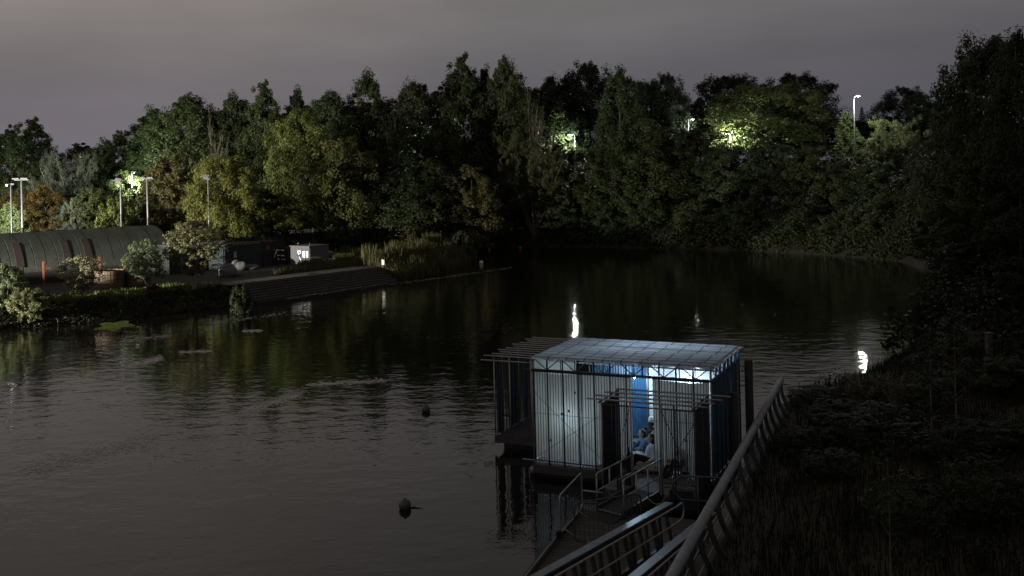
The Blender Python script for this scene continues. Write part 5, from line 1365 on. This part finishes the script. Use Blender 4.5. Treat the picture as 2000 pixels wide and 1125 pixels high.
# the court's own floodlight beam on the trees behind the yard
sp = bpy.data.lights.new('court_beam', 'SPOT'); sp.energy = 150000; sp.color = (1.0, .98, .82); sp.spot_size = R(72); sp.spot_blend = .8; sp.shadow_soft_size = .6
so = bpy.data.objects.new('court_beam', sp); COL.objects.link(so); so.location = (-76, 72, 9.0)
so.rotation_euler = (Vector((-34, 114, 9)) - Vector((-76, 72, 9))).to_track_quat('-Z', 'Y').to_euler()
floodpole(1000 - 76.3 / 71.5 * FPX, 340 + 26, 71.5, .12, 'wide', 'court floodlight beyond the view that lights the yellow trees')
# street lamps on the road behind the trees
def street_lamp(px, py, D, arm, watts, label, ph=9.0, on=True, rl=.16, aim=None):
    X, z = atd(px, py, D); zg = g1(X - arm, D); zz = z
    o = empty('street_lamp', (X - arm, D, zg), 0, label, 'street lamp', 'street lamps on the road behind the trees')
    h = zz - zg
    MB().tube([(0, 0, -.3), (0, 0, h * .4), (0, 0, h)], [.12, .10, .07], 9).build('pole', DKSTEEL, o, True)
    MB().tube([(0, 0, h), (arm * .8, 0, h + .12)], .05, 7).build('arm', DKSTEEL, o, True)
    MB().box(arm - .35, arm + .3, -.14, .14, h + .06, h + .2).build('lamp_head', DKSTEEL, o, bevel=.03)
    MB().ball((arm, -.04, h + .02), rl, 1.1, .8, .5, 10).build('lamp_glass', LENS_ON, o, True)
    ld = bpy.data.lights.new('street_lamp_light', 'SPOT' if aim else 'POINT')
    if aim: ld.spot_size = R(140); ld.spot_blend = .6
    ld.energy = watts; ld.color = (.95, 1.0, .86); ld.shadow_soft_size = .12
    lo = bpy.data.objects.new('street_lamp_light', ld); COL.objects.link(lo); lo.location = (X, D - .2, zz - .35)
    if aim: lo.rotation_euler = Vector(aim).to_track_quat('-Z', 'Y').to_euler()
    return o
street_lamp(1113, 264, 140, -.7, 3000, 'street lamp shining over the black oak, on a short pole among trees', rl=.12)
street_lamp(1676, 189, 121, .55, 2600, 'tall street lamp standing clear against the sky beside the conifer', rl=.1)
street_lamp(1353, 234, 150, .7, 1000, 'far street lamp with only its head showing above the bank trees', rl=.09)
street_lamp(262, 338, 113.6, .3, 7500, 'street lamp half hidden in the bright green lit tree', aim=(-.5, .9, -.3), rl=.03)
street_lamp(850, 292, 138, .3, 5000, 'street lamp glinting through the dark trees near the point')
# a second lamp lights the great round tree from low down
street_lamp(1418, 262, 145, -.6, 9500, 'street lamp hidden in the pale leaves of the great tree', aim=(.75, .8, .1), rl=.05)
# small trees and bushes on the yard side bank
def bank(px, top, wpx, pyb, kind, col, name, label, tr='trunk'):
    X, Y = onz(px, pyb, 1.1); plant(px, top, wpx, Y, kind, col, name, label, cat='bush' if 'bush' in name else 'tree', group='young trees on the yard bank', tr=tr)
bank(158, 500, 92, 586, 'small', (.20, .21, .13), 'young_tree', 'pale many stemmed young tree standing alone before the hut')
bank(286, 470, 84, 571, 'small', (.13, .15, .075), 'young_tree', 'single trunked young tree in front of the hut end')
bank(377, 434, 112, 566, 'small', (.15, .155, .08), 'young_tree', 'ivy clad young tree with two trunks before the flat shed')
bank(429, 498, 46, 561, 'sapling', (.07, .08, .04), 'sapling', 'thin dim sapling between the ivy clad tree and the sacks')
bank(8, 520, 78, 600, 'bush', (.11, .13, .07), 'bush', 'pale leafy bush cut by the frame before the hut', 'stem')
bank(55, 566, 80, 604, 'bush', (.10, .10, .045), 'bush', 'low dry bush between the frame edge bush and young tree', 'stem')
bank(300, 558, 40, 574, 'bush', (.13, .08, .03), 'bush', 'little reddish bush in the grass at the foot of young tree', 'stem')
bank(470, 562, 46, 580, 'bush', (.03, .034, .016), 'bush', 'low dark bush at the end of the stone steps', 'stem')
plant(795, 440, 44, 100.5, 'sapling', (.16, .15, .07), 'sapling', 'slender lit sapling among the tall grass on the point')
plant(900, 455, 50, 104, 'bush', G_MD, 'bush', 'dim bush at the tip of the grassy point', 'bush', tr='stem')
plant(770, 470, 60, 104, 'bush', G_DK, 'bush', 'dark bush behind the tall grass near the white marker', 'bush', tr='stem')
plant(850, 462, 70, 106, 'bush', G_DK, 'bush', 'dark bush behind the sapling on the point', 'bush', tr='stem')
# stone steps and promenade
STP = empty('river_steps', (-20.76, 76.1, 0), math.atan2(.8, .6), 'broad flight of stone steps going down into the river', 'steps')
STONE = mat('step_stone', (.045, .043, .039), .9, var=.35, vscale=2, bump=.4)
NOSE = mat('step_nosing', (.10, .097, .09), .8, var=.3)
for i in range(8):
    y1 = -i * .375; z = 1.06 - i * .152
    x0, x1 = -.2 - i * .12, 14.5 - i * .03
    MB().box(x0, x1, y1 - .375, y1, z - .5, z).build('step', STONE, STP)
    MB().box(x0, x1, y1 - .385, y1 - .335, z + .001, z + .012).build('step_nosing', NOSE, STP)
A = Vector((-20.76, 76.1, 0)); u_ = Vector((.6, .8, 0)); n_ = Vector((.8, -.6, 0))
pv_ = [A - u_ * 1.2 + n_ * .02, A + u_ * 15 + n_ * .02, A + u_ * 17.5 - n_ * 2.0, A + u_ * 6 - n_ * 2.6, A - u_ * 1.6 - n_ * 1.9]
me = bpy.data.meshes.new('promenade_path'); me.from_pydata([(p.x, p.y, 1.128) for p in pv_], [], [tuple(range(5))])
tag(put('promenade_path', me, mat('pale_gravel', (.085, .078, .068), .95, var=.3, vscale=2, bump=.5)), 'pale path along the top of the steps', kind='structure')
MB_ = MB().box(-.35, .35, -.05, .05, -.1, .12)
sg = empty('marker_post', (*onz(748, 513, 1.5), 1.05), 0, 'small white marker post in the grass beyond the steps', 'post')
MB().box(-.12, .12, -.03, .03, .25, .72).build('plate', WHITEPAINT, sg); MB().box(-.03, .03, .031, .08, -.1, .6).build('stake', BARK, sg)
# ------------------------------------------------------------------ near slope: shrubs, saplings, post
def nshrub(px, top, wpx, D, kind, label, name='shrub', col=G_BLK, tr='stem'):
    plant(px, top, wpx, D, kind, col, name, label, cat='bush' if name == 'shrub' else 'tree', group='shrubs and saplings on the near slope', tr=tr)
nshrub(1590, 772, 120, 34.5, 'shrub', 'dark shrub first beyond the end of the quay railing')
nshrub(1548, 800, 40, 33.5, 'shrub', 'little dark spiky shrub at the very end of the railing')
nshrub(1640, 782, 130, 32, 'shrub', 'dark shrub next in line after the shrub by the railing end')
nshrub(1688, 722, 110, 34, 'wispy', 'wispy shrub with single leaves against the bright lamp reflection')
nshrub(1752, 718, 110, 33, 'wispy', 'wispy shrub just past the bright lamp reflection')
nshrub(1660, 810, 170, 29, 'shrub', 'dark thick shrub below the wispy one and the reflection')
nshrub(1840, 820, 200, 27, 'shrub', 'dark wide shrub under the highest pale stemmed sapling')
nshrub(1570, 850, 110, 29, 'shrub', 'dark low shrub beside the railing below its far end')
nshrub(1950, 830, 180, 28, 'bush', 'black bush at the frame edge below the grey post')
nshrub(1735, 790, 150, 30, 'shrub', 'dark dense shrub under the lamp reflection')
nshrub(1800, 740, 130, 33, 'shrub', 'tall dark shrub where the slope meets the black trees')
nshrub(1880, 730, 150, 36, 'bush', 'big black bush in front of the grey post')
nshrub(1960, 700, 150, 34, 'bush', 'big black bush at the frame edge beside the grey post')
nshrub(1815, 640, 100, 27, 'sapling', 'pale stemmed sapling rising highest on the near slope', 'sapling', G_BLK, 'trunk')
nshrub(1862, 600, 90, 30, 'sapling', 'thin sapling in front of the black trees by the grey post', 'sapling', G_BLK, 'trunk')
nshrub(1733, 850, 80, 19, 'sapling', 'thin bare stemmed sapling nearest the camera on the slope', 'sapling', G_BLK, 'trunk')
nshrub(1620, 880, 130, 26, 'shrub', 'dark shrub in the grass halfway along the railing')
nshrub(1780, 930, 180, 22, 'shrub', 'broad dark shrub in the middle of the near slope')
nshrub(1920, 900, 200, 22, 'shrub', 'broad dark shrub at the frame edge low on the slope')
X, zt = atd(1931, 652, 40); gp = MB().box(-.11, .11, -.11, .11, -.3, 0).v
po = empty('grey_post', (X, 40, g1(X, 40)), .2, 'plain grey post standing among the black trees', 'post')
hp = zt - g1(X, 40); MB().box(-.11, .11, -.11, .11, -.2, hp).build('shaft', CONCRETE, po, bevel=.015); MB().box(-.14, .14, -.14, .14, hp + .001, hp + .06).build('cap', CONCRETE, po, bevel=.01)
